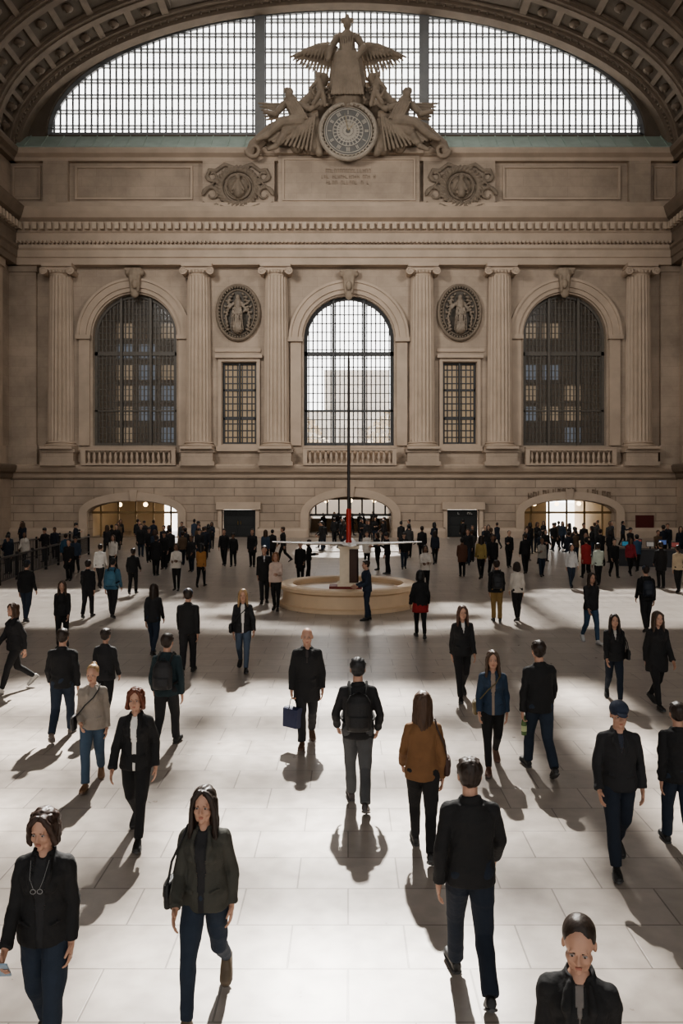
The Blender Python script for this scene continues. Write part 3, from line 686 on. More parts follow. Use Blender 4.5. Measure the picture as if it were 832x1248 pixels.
def railing(p0,p1,lab):
    p0=V((*p0,0));p1=V((*p1,0)); rails.append((p0,p1)); L_=(p1-p0).length; e=empty('railing',p0,math.atan2(p1.y-p0.y,p1.x-p0.x),category='railing',label=lab,group='stair railings')
    g=G(); g.box(0,L_,-.05,.05,.98,1.05); g.box(0,L_,-.03,.03,.12,.17); obj('handrail',g.mesh('r'),mat('steel_handrail',(.12,.12,.12),.3,metal=.6),e)
    g=G(); n=int(L_/.16)
    for i in range(n): g.box(.05+i*.16,.07+i*.16,-.012,.012,.17,.98)
    obj('bars',g.mesh('b'),M_black,e,kind='stuff')
    n=int(L_/1.8)
    gp=G(); gp.box(-.05,.05,-.05,.05,0,1.0); gp.ell((0,0,1.08),(.07,.07,.07)); mp=gp.mesh('post')
    for i in range(n+1):
        q=obj('post',mp,M_black,e); q.location=(L_*i/n,0,0)
a=pos(-25,722); b_=pos(108,676)
railing(a,b_,'black metal railing with handrail beside the stair opening'); railing((a[0]-3,a[1]+1),(b_[0]-2.2,b_[1]+5),'black metal railing with handrail beside the stair opening')
kx,ky=pos(792,690)
e=empty('display_counter',(kx,ky,0),rad(-20),category='counter',label='dark display counter with small coloured screens')
g=G(); g.box(-1.5,1.5,-.4,.4,.1,.75); g.box(-1.6,1.6,-.5,.5,.75,.82); g.box(-1.4,1.4,-.35,.35,0,.1); obj('counter_body',g.mesh('c'),mat('dark_counter',(.03,.03,.035),.4),e)
for i,(x_,c) in enumerate(((-1.1,(.1,.4,.6)),(-.55,(.5,.1,.08)),(0,(.6,.55,.5)),(.55,(.15,.25,.6)),(1.1,(.5,.12,.1)))):
    g=G(); g.box(x_-.16,x_+.16,-.1,0,.95+.1*(i%2),1.15+.1*(i%2)); obj('screen',g.mesh('s'),mat('lit_screen',tuple(v*.4 for v in c),.3,emit=c,es=.2),e)
    g=G(); g.box(x_-.03,x_+.03,-.02,.04,.8,1.1); g.box(x_-.19,x_+.19,-.02,.02,.92+.1*(i%2),1.18+.1*(i%2)); obj('screen_stand',g.mesh('s'),M_black,e)
def blocked(x,y):
    p=V((x,y,0))
    for a,b in rails:
        d=b-a; t=max(0,min(1,(p-a).dot(d)/d.length_squared))
        if (a+d*t-p).length<.75: return True
    if abs(x-kx)<2.3 and abs(y-ky)<1.5: return True
    if (p-V((bx,by,0))).length<2.75: return True
    return False
# ------------------------------------------------------------ people
_mc={}
def cm(kind,col,ro=.85,bump=.3,bs=30,var=.2):
    key=(kind,col)
    if key not in _mc: _mc[key]=mat(kind,col,ro,var,9,bump,bs) if kind!='hair' else mat(kind,col,.5,.8,1,.12,1.3,stretch=(90,90,9))
    return _mc[key]
SK=[(.42,.25,.18),(.35,.21,.15),(.18,.10,.065),(.47,.31,.23)]
EYEW=mat('eye_white',(.34,.30,.28),.3); EYED=mat('eye_dark',(.03,.02,.015),.2)
TB={'m':[(-.10,.09,.08,0),(-.03,.15,.105,0),(.04,.158,.112,.005),(.14,.147,.104,0),(.22,.145,.102,-.003),(.32,.158,.112,-.007),(.40,.163,.112,0),(.445,.15,.098,.005),(.49,.10,.075,.01),(.54,.058,.058,.01)],
    'f':[(-.10,.09,.08,0),(-.03,.157,.108,.005),(.04,.162,.115,.01),(.14,.135,.097,0),(.22,.12,.09,0),(.32,.134,.108,-.010),(.39,.142,.104,-.006),(.44,.13,.088,.005),(.49,.082,.062,.01),(.54,.048,.05,.01)]}
def tint(sex,z):
    A=TB[sex]
    if z<=.04: return (.16,.114,.006) if z>-.35 else (.16,.11,0)
    for a,b in zip(A[:-1],A[1:]):
        if a[0]<=z<=b[0]:
            t=(z-a[0])/(b[0]-a[0]); return tuple(a[i]+(b[i]-a[i])*t for i in (1,2,3))
    return A[-1][1:]
def figure(sex='m',st=1.0,side=1,lean=2,arms=None,hair='short',turn=0,tilt=0,top='jacket',legw='jeans',curl=(.35,.35)):
    D={n:G() for n in ('body','fing','top','legs','hair','shoeA','shoeB','cap','soleA','soleB')}
    L=lambda x,y,z: V((x,y-math.tan(rad(lean))*max(0,z),z))
    B=D['body']; sh=.160 if sex=='m' else .138; low=0; info={}
    B.sections([(L(0,yo,z),rx*.93,ry*.93) for z,rx,ry,yo in TB[sex]])
    lw={'jeans':(.096,.068,.062,.058),'slim':(.092,.062,.055,.044),'wide':(.098,.078,.072,.074)}[legw]
    for sx,key in ((1,'shoeA'),(-1,'shoeB')):
        if sx==side: th,kn=24*st,6*st+3
        else: th,kn=-12*st,34*st+3
        hip=V((sx*.08,0,-.01)); d1=V((sx*.004,-math.sin(rad(th)),-math.cos(rad(th)))); kne=hip+d1*.42
        c=th-kn; d2=V((-sx*.03,-math.sin(rad(c)),-math.cos(rad(c)))); ank=kne+d2*.405
        B.caps(hip,kne,.07,.042); B.caps(kne,kne+d2*.16+V((0,.01,0)),.04,.038); B.caps(kne+d2*.16+V((0,.01,0)),ank,.038,.026)
        T_=D['legs']; T_.caps(hip+V((0,.012,0)),hip+d1*.2+V((0,.004,0)),lw[0]*1.02,lw[0]*.9,seg=16); T_.caps(hip+d1*.2,kne,lw[0]*.9,lw[1],seg=16); T_.caps(kne,kne+d2*.16+V((0,.012,0)),lw[1]*.97,lw[2],seg=16); T_.caps(kne+d2*.16+V((0,.012,0)),ank-d2*.02+V((0,.008,0)),lw[2],lw[3],f2=True,seg=16)
        T_.ell(hip+V((0,.045,.02)),(.085,.075,.085))
        q=0
        if c<-12: q=(-c-12)*.95
        elif c>6: q=-(c-4)*.8
        fd=V((sx*.12,-math.cos(rad(q)),-math.sin(rad(q)))).normalized(); up=V((0,-math.sin(rad(q)),math.cos(rad(q))))
        S_=D[key]; rt=fd.cross(up); base=ank-up*.075
        def fp(f,r,u): return base+fd*f+rt*r+up*u
        secs=((-.068,.024,.04),(-.058,.036,.075),(0,.04,.095),(.05,.043,.085),(.095,.048,.062),(.15,.048,.048),(.185,.036,.04),(.2,.018,.028))
        S_.rings([[fp(f,w*math.cos(a),.012+max(0,.5*h*(1+math.sin(a)))) for a in [2*math.pi*j/14 for j in range(14)]] for f,w,h in secs])
        D['soleA' if sx>0 else 'soleB'].rings([[fp(f,w*1.07*math.cos(a),.011+.011*math.sin(a)) for a in [2*math.pi*j/14 for j in range(14)]] for f,w,h in secs])
        S_.caps(ank-up*.01,ank+up*.02,.038,.036)
        B.caps(ank,fp(.12,0,.035),.026,.02)
        low=min(low,min(v[2] for v in D['soleA' if sx>0 else 'soleB'].v))
    T_=D['legs']; T_.sections([(L(0,.006,z),rx+.012,ry+.014) for z,rx,ry in ((-.085,.12,.085),(-.03,.155,.108),(.03,.16,.113),(.1,.145,.103))])
    hc=L(0,0,.678)+V((0,-.016,0)); R3=(Matrix.Rotation(rad(turn),3,'Z')@Matrix.Rotation(rad(tilt),3,'X'))
    hs=1.06 if sex=='m' else 1.02
    def hp(x,y,z): return hc+R3@V((x,y,z))*hs
    def he(g,c,r,m=0): g.ell(hp(*c),tuple(v*hs for v in r),m,seg=20,n=12,M=R3)
    nr=.056 if sex=='m' else .046
    B.caps(L(0,.018,.46),hp(0,.014,-.06),nr*1.05,nr)
    he(B,(0,.012,.030),(.074,.094,.088)); he(B,(0,-.022,-.03),(.058 if sex=='m' else .055,.064,.075)); he(B,(0,-.035,-.07),(.043 if sex=='m' else .036,.045,.036)); he(B,(0,-.066,-.095),(.02,.017,.018))
    B.caps(hp(0,-.083,.012),hp(0,-.100,-.024),.007*hs,.0115*hs); B.caps(hp(-.012,-.09,-.03),hp(.012,-.09,-.03),.007,.007)
    B.caps(hp(-.034,-.075,.026),hp(.034,-.075,.026),.0105,.0105)
    for s_ in (-1,1):
        he(B,(s_*.033,-.055,-.028),(.026,.027,.028)); he(B,(s_*.076,.012,-.008),(.010,.018,.030)); B.caps(hp(s_*.045,-.03,-.04),hp(s_*.03,-.045,-.085),.022,.018)
        he(D['fing'],(s_*.030,-.0755,.005),(.0125,.009,.0062),1); he(D['fing'],(s_*.030,-.0825,.005),(.0058,.003,.0055),2)
        D['fing'].caps(hp(s_*.018,-.0855,.024),hp(s_*.042,-.077,.026),.0026,.0018,4,6)
    D['fing'].caps(hp(-.013,-.085,-.0585),hp(.013,-.085,-.0585),.0042,.0042,3,8); D['fing'].caps(hp(-.011,-.085,-.064),hp(.011,-.085,-.064),.0048,.0048,3,8)
    Hh=D['hair']
    if hair not in('bald',):
        if hair in('tied','bun','pony'): he(Hh,(0,.030,.042),(.0815,.0925,.0885))
        else: he(Hh,(0,.03,.046),(.084,.094,.089))
        he(Hh,(0,.045,-.0),(.074,.068,.07))
        if hair not in('tied','bun','pony'):
            for s_ in (-1,1): Hh.caps(hp(s_*.071,-.012,.055),hp(s_*.074,-.005,.01),.015,.008)
    else:
        for s_ in (-1,1): Hh.caps(hp(s_*.07,.02,.005),hp(s_*.045,.075,.0),.014,.02)
        Hh.caps(hp(-.045,.077,-.005),hp(.045,.077,-.005),.022,.022)
    if hair=='short':
        for i in range(9): Hh.caps(hp(-.055+.0137*i,.0,.118-abs(i-4)*.004),hp(-.05+.013*i,-.058-(.008 if i%2 else 0),.096-abs(i-4)*.004),.016,.012)
    if hair in('long','bob','curly'):
        ln={'long':-.27,'bob':-.12,'curly':-.09}[hair]
        Hh.caps(hp(0,.05,.03),hp(0,.072 if ln<-.2 else .05,ln*.6),.078,.066); Hh.caps(hp(0,.072,ln*.6),hp(0,.082,ln),.066,.045)
        for s_ in (-1,1):
            Hh.caps(hp(s_*.02,-.045,.108),hp(s_*.064,-.052,.06),.018,.02); Hh.caps(hp(s_*.064,-.052,.06),hp(s_*.08,-.035,-.02),.02,.018); Hh.caps(hp(s_*.08,-.035,-.02),hp(s_*.088,-.028,ln*.8),.019,.022); Hh.caps(hp(s_*.088,-.028,ln*.8),hp(s_*.075,-.04,ln*1.02),.022,.01)
            Hh.caps(hp(s_*.07,.01,.03),hp(s_*.08,.02,ln),.03,.026); Hh.caps(hp(s_*.055,.05,.0),hp(s_*.06,.06,ln*1.05),.03,.022)
        r=random.Random(int(abs(st)*50)+side)
        for i in range(14):
            a=rad(-25+230*i/13); x_=math.cos(a)*.088; y_=.02+math.sin(a)*.08; zz=ln*r.uniform(.85,1.12)
            Hh.caps(hp(x_*.95,y_,.02),hp(x_*1.02,y_*1.05,zz*.6),.016,.017); Hh.caps(hp(x_*1.02,y_*1.05,zz*.6),hp(x_*r.uniform(.85,1.15),y_*1.1,zz),.017,.006)
        if hair=='curly':
            for i in range(130):
                d=V((r.gauss(0,1),r.gauss(0,1),r.gauss(0,1))).normalized()
                if d.y<-.25 and d.z<.62: continue
                Hh.ell(hp(d.x*.088,.028+d.y*.092,.034+d.z*(.088 if d.z>0 else .13)),(.017,.017,.017),seg=8,n=5)
    if hair in('bun','pony','tied'):
        he(Hh,(0,.055,-.01),(.06,.05,.06))
        if hair=='bun': he(Hh,(0,.085,.105),(.042,.042,.04))
        if hair=='pony': Hh.caps(hp(0,.12,.03),hp(0,.14,-.16),.03,.018)
        if hair=='tied': Hh.caps(hp(0,.1,-.04),hp(.0,.1,-.16),.028,.018)
    if hair=='cap':
        Cg=D['cap']; he(Cg,(0,.014,.057),(.091,.108,.08)); Cg.caps(hp(0,-.085,.055),hp(0,-.13,.045),.05,.045,fl=(1.2,1,.2))
    if hair=='beanie': he(D['cap'],(0,.015,.06),(.092,.107,.09))
    arms=arms or ((-20*st*side,20,9,0),(20*st*side,20,9,0))
    ir=0; slv={'jacket':(.060,.049,.042),'coat':(.062,.052,.045),'shirt':(.052,.04,.034),'sweater':(.058,.05,.043)}[top]
    for sx,(sw,el,ab,inw) in zip((1,-1),arms):
        ab=ab*.75
        s0=L(sx*sh,.005,.435); a1=rad(sw); d=V((sx*math.sin(rad(ab)),-math.sin(a1),-math.cos(a1))).normalized(); e_=s0+d*.28
        a2=rad(sw+el); d2=V((sx*math.sin(rad(ab*.1))-sx*inw,-math.sin(a2),-math.cos(a2))).normalized(); w=e_+d2*.245
        B.caps(s0,e_,.044,.036); B.caps(e_,e_+d2*.08,.036,.036); B.caps(e_+d2*.08,w,.036,.026)
        A_=D['top']; A_.caps(L(sx*.05,.012,.475),s0+V((0,0,-.004)),.046,slv[0]*.98,seg=16); A_.caps(s0,e_,slv[0],slv[1],seg=16); A_.caps(e_,w-d2*.005,slv[1]*1.02,slv[2],f2=True,seg=16)
        A_.caps(w-d2*.03,w-d2*.003,slv[2]*1.07,slv[2]*1.06,f1=True,f2=True,seg=16)
        n=V((-sx,0,0)); n=(n-d2*n.dot(d2)).normalized(); t=d2.cross(n)
        if t.y>0: t=-t
        M=Matrix((t,n,d2)).transposed(); B.ell(w+d2*.05,(.039,.016,.052),M=M); B.caps(w,w+d2*.04,.024,.022)
        cu=curl[ir]; ir+=1; Fg=D['fing']
        for i in range(4):
            b0=w+d2*.082+t*(.029-.0195*i); ang=cu*.5; fl_=(.95,1.05,1.0,.8)[i]
            for j,ln in enumerate((.042,.027,.021)):
                dd=d2*math.cos(ang)+n*math.sin(ang); b1=b0+dd*ln*fl_; Fg.caps(b0,b1,.0092-.001*j,.0084-.001*j,0,7); b0=b1; ang+=cu
        b0=w+d2*.03+t*.03; dd=(d2*.75+t*.6+n*.25).normalized(); b1=b0+dd*.038; Fg.caps(b0-dd*.01,b1,.012,.0105,0,7); dd=(d2*.9+t*.2+n*.4).normalized(); Fg.caps(b1,b1+dd*.03,.0102,.008,0,7)
        info['w%d'%(0 if sx>0 else 1)]=w+d2*.1+n*.022
    hem={'jacket':-.085,'coat':-.25,'shirt':-.03,'sweater':-.08}[top]; of={'jacket':.021,'coat':.027,'shirt':.012,'sweater':.02}[top]
    zs=[hem,hem+.02,-.03,.04,.1,.16,.22,.28,.34,.39,.43,.465,.495]; zs=sorted(set(z for z in zs if z>=hem)); SS=[]
    for z in zs:
        rx,ry,yo=tint(sex,z); q=of+(.012 if z<.0 and top=='coat' else 0); wst=.004 if (.1<z<.3 and top!='shirt') else 0
        if z>.42: q*=.7
        if z<hem+.015: q-=.004
        SS.append((L(0,yo,z),rx+q+wst,ry+q+wst*.6))
    D['top'].sections(SS,seg=28)
    if sex=='f':
        for s_ in (-1,1): D['top'].ell(L(s_*.062,-.088,.32),(.056,.04+of*.5,.052))
    if top in('jacket','coat'):
        pts=[]
        for i in range(11):
            a=rad(-55+290*i/10); pts.append(L(.066*math.cos(a),.014+.064*math.sin(a),.508+.014*math.sin(a)))
        for a_,b_ in zip(pts[:-1],pts[1:]): D['top'].caps(a_,b_,.018,.018); D['top'].caps(a_+V((0,0,.022)),b_+V((0,0,.022)),.011,.011)
        for s_ in (-1,1):
            D['top'].caps(L(s_*.052,-.062,.50),L(s_*.066,-.125,.42),.016,.02,fl=(1,.6,1)); D['top'].caps(L(s_*.066,-.125,.42),L(s_*.04,-.142,.30),.02,.008,fl=(1,.6,1))
            D['top'].caps(L(s_*.075,-.128,.075),L(s_*.13,-.105,.095),.012,.012,fl=(1,.7,.8))
    else:
        nk=L(0,.01,.49); D['top'].sections([(nk,.08,.07),(nk+V((0,0,.02)),.068,.062),(nk+V((0,0,.035 if top!='shirt' else .01)),.062,.058)],seg=18)
    info['L']=L; info['hp']=hp; info['sh']=sh
    return D,info,low
HT=.678+.125
def shiftmesh(me,dz,s):
    n=len(me.vertices); co=np.empty(n*3); me.vertices.foreach_get('co',co); co=co.reshape(-1,3); co[:,2]+=dz; co*=s; me.vertices.foreach_set('co',co.ravel()); me.update()
def split(me,fn):
    n=len(me.polygons); c=np.empty(n*3); me.polygons.foreach_get('center',c); c=c.reshape(-1,3); nn=np.empty(n*3); me.polygons.foreach_get('normal',nn); nn=nn.reshape(-1,3)
    mask=fn(c,nn); out=[]
    co=[tuple(v.co) for v in me.vertices]; polys=[tuple(p.vertices) for p in me.polygons]
    for want in (False,True):
        mp={}; vs=[]; fs=[]
        for i in range(n):
            if mask[i]!=want: continue
            f=[]
            for v in polys[i]:
                if v not in mp: mp[v]=len(vs); vs.append(co[v])
                f.append(mp[v])
            fs.append(f)
        m2=bpy.data.meshes.new('m'); m2.from_pydata(vs,[],fs); m2.polygons.foreach_set('use_smooth',[True]*len(fs)); m2.update(); out.append(m2)
    return out
cnt=0; used=[]
def person(px,fy,hy,sex,yaw,top,tc,lg,lc,hair,hcol,label,st=1,side=1,arms=None,turn=0,tilt=0,lean=2,skin=0,shoe=(.02,.02,.02),shirt=None,open_=0,h=None,curl=(.35,.35),bags=(),skirt=None,zipv=False):
    global cnt; cnt+=1
    x,y=pos(px,fy); used.append((x,y))
    if h is None: h=min(1.86,max(1.52,(fy-hy)*y/F*1.0))
    hpx=fy-hy; vox=.008 if hpx>220 else (.0095 if hpx>160 else (.012 if hpx>95 else .017))
    D,info,low=figure(sex,st,side,lean,arms,hair,turn,tilt,top,lg,curl)
    s=h/(HT-low)
    cap_=(lambda me: shiftmesh(me,-low,s))
    E=empty('person',(x,y,0),rad(yaw),category='person',label=label)
    b0=remesh(D['body'],vox*.85,1,.4); fg=D['fing'].mesh('f',1.2)
    b=bmesh.new(); b.from_mesh(b0); b.from_mesh(fg); b.to_mesh(b0); b.free(); bpy.data.meshes.remove(fg)
    b0.polygons.foreach_set('use_smooth',[True]*len(b0.polygons))
    cap_(b0); sk=SK[skin]
    obj('body',b0,[cm('skin',sk,.55,.05),EYEW,EYED,cm('lips',(sk[0]*.8,sk[1]*.55,sk[2]*.55),.5,0),cm('brow_hair',tuple(c*.6 for c in hcol),.8,0)],E)
    t=remesh(D['top'],vox,2); wrinkle(t,.012,15,cnt,1.3,.001); rough(t,.003,40,cnt+50,.6)
    if open_>0:
        zl=.33 if zipv else -.2
        fn=lambda c,n: (np.abs(c[:,0])<np.interp(c[:,2],([-.3,.1,.45,.53] if not zipv else [zl,zl+.02,.45,.53]),([open_*.25,open_*.5,open_,open_*.6] if not zipv else [0,.004,open_,open_])))&(n[:,1]<-.1)&(c[:,2]<.545)&(c[:,2]>zl)
        t,t2=split(t,fn)
        n=len(t2.vertices); co=np.empty(n*3); t2.vertices.foreach_get('co',co); co=co.reshape(-1,3); co[:,1]+=.004; t2.vertices.foreach_set('co',co.ravel())
        cap_(t2); obj('shirt',t2,cm('shirt_cloth',shirt or (.6,.58,.55)),E)
    cap_(t); obj({'jacket':'jacket','coat':'coat','shirt':'top','sweater':'sweater'}[top],t,cm('cloth_top',tc),E)
    l=remesh(D['legs'],vox,2); wrinkle(l,.0075,19,cnt+4,1.0,.002); cap_(l); obj('trousers',l,cm('cloth_trousers',lc,.9),E)
    if D['hair'].v:
        hm=remesh(D['hair'],min(vox,.008 if hpx>140 else .01),1); rough(hm,.005 if hair!='tied' else .002,60,cnt,.15,.002); cap_(hm); obj('hair',hm,cm('hair',hcol),E)
    if D['cap'].v: hm=remesh(D['cap'],.01,1); cap_(hm); obj('cap',hm,cm('cap_cloth',(.025,.035,.06)),E)
    for kx_ in ('shoeA','shoeB'):
        sm=remesh(D[kx_],max(.009,vox*.8),1); cap_(sm); so=obj('shoe',sm,cm('shoe_leather',shoe,.5),E)
        q=D[kx_.replace('shoe','sole')].mesh('s',.6); cap_(q); obj('sole',q,cm('shoe_sole',tuple(c*.6+.06 for c in shoe),.6),so)
    if skirt:
        g=G(); g.sections([((0,0,.1),.155,.115),((0,0,0),.18,.135),((0,0,-.12),.2,.15),((0,0,-.24),.205,.165)],seg=24); sm=remesh(g,.015,1); rough(sm,.008,25,3,.2); cap_(sm); obj('skirt',sm,cm('skirt_cloth',skirt),E)
    L_=info['L']
    def bagobj(name,lab,parts,cat):
        Bg=empty(name,(x,y,0),rad(yaw),category=cat,label=lab)
        for nm,gg,mt,vx in parts:
            me=remesh(gg,vx,1) if vx else gg.mesh(nm,.7)
            cap_(me); obj(nm,me,mt,Bg)
    for bg in bags:
        kd=bg[0]
        if kd=='backpack':
            g=G(); g.sections([(L_(0,.205,.04),.12,.05),(L_(0,.215,.06),.145,.075),(L_(0,.225,.22),.15,.085),(L_(0,.215,.36),.14,.075),(L_(0,.195,.43),.1,.05),(L_(0,.19,.45),.06,.03)],seg=20)
            g.sections([(L_(0,.285,.06),.10,.03),(L_(0,.295,.11),.11,.045),(L_(0,.29,.22),.105,.035)],seg=16)
            gt=G(); gt.tube([L_(-.03,.19,.44),L_(-.025,.2,.485),L_(.025,.2,.485),L_(.03,.19,.44)],.008)
            gs=G()
            for q in (-1,1): gs.tube([L_(q*.09,.17,.40),L_(q*.1,.09,.50),L_(q*.1,0,.535),L_(q*.105,-.09,.485),L_(q*.12,-.15,.36),L_(q*.15,-.12,.2),L_(q*.19,0,.13),L_(q*.14,.14,.1)],.016)
            bagobj('backpack',bg[2],[('pack_body',g,cm('pack_nylon',bg[1],.6),.01),('grab_handle',gt,cm('pack_strap',(.02,.02,.02)),None),('strap',gs,cm('pack_strap',(.02,.02,.02)),None)],'backpack')
        if kd in('cross','shoulder'):
            q=bg[3]; bz=.02 if kd=='cross' else .05
            bc=L_(q*.245,-.05,bz); g=G(); g.sections([(bc+V((0,0,-.1)),.03,.1),(bc+V((0,0,-.09)),.042,.115),(bc,.045,.12),(bc+V((0,0,.08)),.03,.105),(bc+V((0,0,.09)),.02,.09)],seg=16)
            gf=G(); gf.sections([(bc+V((q*.02,0,-.01)),.032,.105),(bc+V((q*.02,0,.075)),.02,.1)],seg=14)
            if kd=='cross': pts=[bc+V((0,-.08,.08)),L_(q*.17,-.135,.16),L_(q*.08,-.165,.28),L_(-q*.03,-.165,.38),L_(-q*.09,-.11,.47),L_(-q*.1,-.0,.53),L_(-q*.07,.11,.46),L_(q*.03,.155,.34),L_(q*.13,.14,.18),bc+V((0,.08,.08))]
            else: pts=[bc+V((0,-.08,.08)),L_(q*.225,-.09,.28),L_(q*.15,-.085,.44),L_(q*.125,.0,.52),L_(q*.15,.085,.44),L_(q*.225,.09,.28),bc+V((0,.08,.08))]
            gs=G(); gs.tube(pts,.009)
            bagobj('handbag',bg[2],[('bag_body',g,cm('bag_leather',bg[1],.5),.01),('flap',gf,cm('bag_leather',bg[1],.5),.01),('strap',gs,cm('bag_strap',tuple(c*.7 for c in bg[1]),.5),None)],'bag')
        if kd=='carry':
            w=info['w%d'%bg[3]]; g=G(); W2,D2,H2=.07,.13,.28; c0=w+V((0,0,-.14))
            rs=[[c0+V((sx_*a,sy_*b2,z)) for sx_,sy_ in ((-1,-1),(1,-1),(1,1),(-1,1))] for a,b2,z in ((W2,D2,-H2),(W2*1.02,D2*1.02,-H2+.02),(W2*.9,D2*1.03,-.02),(W2*.5,D2,0))]
            g.rings(rs); g.xf(Matrix.Translation(c0)@Matrix.Rotation(rad(50),4,'Z')@Matrix.Translation(-c0)); gs=G()
            for q in (-.04,.04): gs.tube([c0+V((-.06,-.06+q*.5,-.02)),w+V((-.03,q*.2,-.03)),w+V((0,0,.0)),w+V((.03,q*.2,-.03)),c0+V((.06,.06+q*.5,-.02))],.006)
            bagobj('shopping_bag',bg[2],[('bag_body',g,cm('bag_paper',bg[1],.6),None),('handle',gs,cm('cord',(.02,.02,.03)),None)],'shopping bag')
        if kd=='bottle':
            w=info['w%d'%bg[3]]; g=G(); g.lathe([(.001,-.2),(.032,-.2),(.034,-.18),(.034,-.06),(.028,-.02),(.013,.02),(.013,.05)],w,18); gc=G(); gc.lathe([(.001,.05),(.016,.05),(.016,.075),(.001,.075)],w,14)
            gl=G(); gl.lathe([(.0345,-.15),(.0352,-.15),(.0352,-.08),(.0345,-.08)],w,18)
            bagobj('drink_bottle',bg[2],[('bottle_body',g,cm('bottle_glass',bg[1],.2,0),None),('bottle_cap',gc,cm('bottle_cap_paint',(.6,.6,.55),.4,0),None),('paper_label',gl,cm('label_paper',(.4,.45,.25),.6,0),None)],'bottle')
        if kd=='phone':
            w=info['w%d'%bg[3]]; M=Matrix.Translation(w+V((0,-.02,-.01)))@Matrix.Rotation(rad(35),4,'X'); g=G(); g.box(-.037,.037,-.005,.005,-.075,.075); g.xf(M); gs=G(); gs.box(-.033,.033,.0052,.0062,-.07,.07); gs.xf(M)
            bagobj('smartphone',bg[2],[('phone_body',g,cm('phone_case',(.3,.4,.5),.3,0),None),('screen',gs,cm('phone_glass',(.02,.02,.02),.1,0),None)],'phone')
        if kd=='glasses':
            c0=L_(0,-.175,.33); g=G()
            for q in (-1,1): g.torus(c0+V((q*.022,0,0)),.017,.015,.0018,seg=18,q=6); g.tube([c0+V((q*.02,0,.016)),L_(q*.045,-.165,.41),L_(q*.06,-.09,.5)],.0012,seg=5)
            bagobj('spectacles',bg[2],[('spectacle_frame',g,cm('pale_wire',(.3,.3,.3),.3,0),None)],'glasses')
        if kd=='logo':
            c0=L_(.085,-.152,.36); g=G(); g.box(-.010,.010,-.004,.01,-.002,.010); g.box(-.016,.016,-.004,.01,-.012,-.007); me=g.mesh('l'); cap_(me); obj('chest_emblem',me,cm('emblem_thread',(.7,.7,.7),.6,0),E)
BK=(.012,.012,.013); BK2=(.018,.018,.02); NV=(.012,.017,.028); JN=(.02,.03,.048); JN2=(.012,.018,.03); JL=(.07,.095,.135); GR=(.07,.073,.077)
DB=(.022,.013,.009); BR=(.055,.03,.017); BL=(.28,.18,.09); RD=(.11,.03,.013); GY=(.25,.24,.23)
person(55,1292,985,'f',4,'jacket',BK,'jeans',JN,'curly',(.035,.018,.012),'woman in black jacket holding a phone, spectacles at her chest',st=.6,side=1,arms=((-6,20,12,0),(10,34,12,0)),tilt=12,turn=-8,curl=(.4,.7),bags=(('phone','', 'pale smartphone held in a hand',1),('glasses','','wire spectacles hanging on a cord')),open_=.05,shirt=(.02,.02,.022))
person(250,1232,958,'f',-4,'jacket',(.05,.05,.042),'slim',JN,'long',DB,'woman with long dark hair in olive grey jacket and jeans',st=1.0,side=-1,arms=((-16,26,14,0),(10,44,10,.1)),open_=.05,shirt=(.02,.02,.022),shoe=(.12,.09,.06),bags=(('shoulder',BK,'black shoulder bag at the hip of a walking woman',-1),))
person(573,1207,933,'m',182,'jacket',BK,'jeans',JN2,'short',DB,'man in black jacket and dark jeans walking away',st=.9,side=1,arms=((-18,26,20,0),(16,24,20,0)),h=1.72)
person(705,1530,1117,'f',-14,'jacket',BK,'jeans',BK,'tied',(.025,.015,.01),'woman with tied back brown hair in black zip jacket',st=.5,side=1,tilt=14,turn=-4,open_=.022,zipv=True,shirt=(.16,.145,.135),h=1.66,bags=(('logo',),),arms=((-6,12,12,0),(8,14,12,0)))
person(166,1022,838,'f',3,'jacket',BK,'slim',BK,'curly',RD,'woman with dark red bob in black blazer over white shirt',st=.9,side=1,arms=((-12,26,20,0),(14,26,18,0)),open_=.04,shirt=(.7,.68,.64))
person(113,957,810,'f',10,'jacket',(.24,.21,.18),'jeans',(.05,.08,.12),'bun',BL,'woman with blonde bun in beige jacket and light jeans',st=.8,side=-1,arms=((-12,20,12,0),(-5,65,10,.2)),turn=-10,tilt=8,shoe=(.16,.09,.05),bags=(('cross',BK2,'dark crossbody bag worn over a beige jacket',-1),))
person(76,900,767,'m',186,'jacket',BK,'jeans',JN,'short',DB,'man in black jacket and blue jeans walking away',st=.9,side=-1,shoe=(.15,.12,.1),arms=((8,26,18,0),(-10,22,18,0)))
person(128,884,781,'f',178,'jacket',BK2,'slim',BK,'short',DB,'person in black jacket walking away behind others',st=.7,side=1)
person(203,912,773,'m',176,'jacket',(.015,.03,.036),'jeans',BK2,'short',DB,'man in dark teal jacket with backpack walking away',st=.9,side=-1,bags=(('backpack',BK2,'dark backpack worn over a teal jacket'),),arms=((0,30,20,0),(-12,24,18,0)))
person(374,908,765,'m',3,'coat',BK,'jeans',BK2,'bald',GY,'balding man in long black coat carrying a blue bag',st=.7,side=-1,arms=((-8,20,16,0),(4,12,16,0)),curl=(.4,.9),open_=.02,zipv=True,shirt=(.05,.04,.04),shoe=(.09,.05,.03),bags=(('carry',(.018,.025,.07),'navy blue shopping bag carried in a hand',1),))
person(436,984,803,'m',181,'jacket',BK2,'jeans',GR,'short',BK2,'man in black jacket and grey jeans with black backpack',st=.8,side=1,arms=((4,38,28,.12),(-4,38,28,.12)),bags=(('backpack',BK,'black backpack worn by a walking man'),),shoe=(.06,.05,.05))
person(515,1042,848,'f',176,'sweater',(.155,.08,.035),'slim',BK,'long',(.055,.028,.015),'woman with long brown hair in mustard brown sweater',st=.9,side=1,arms=((16,24,18,0),(-10,24,16,0)),bags=(('shoulder',(.05,.025,.02),'dark brown handbag hanging beside a mustard sweater',-1),),h=1.66)
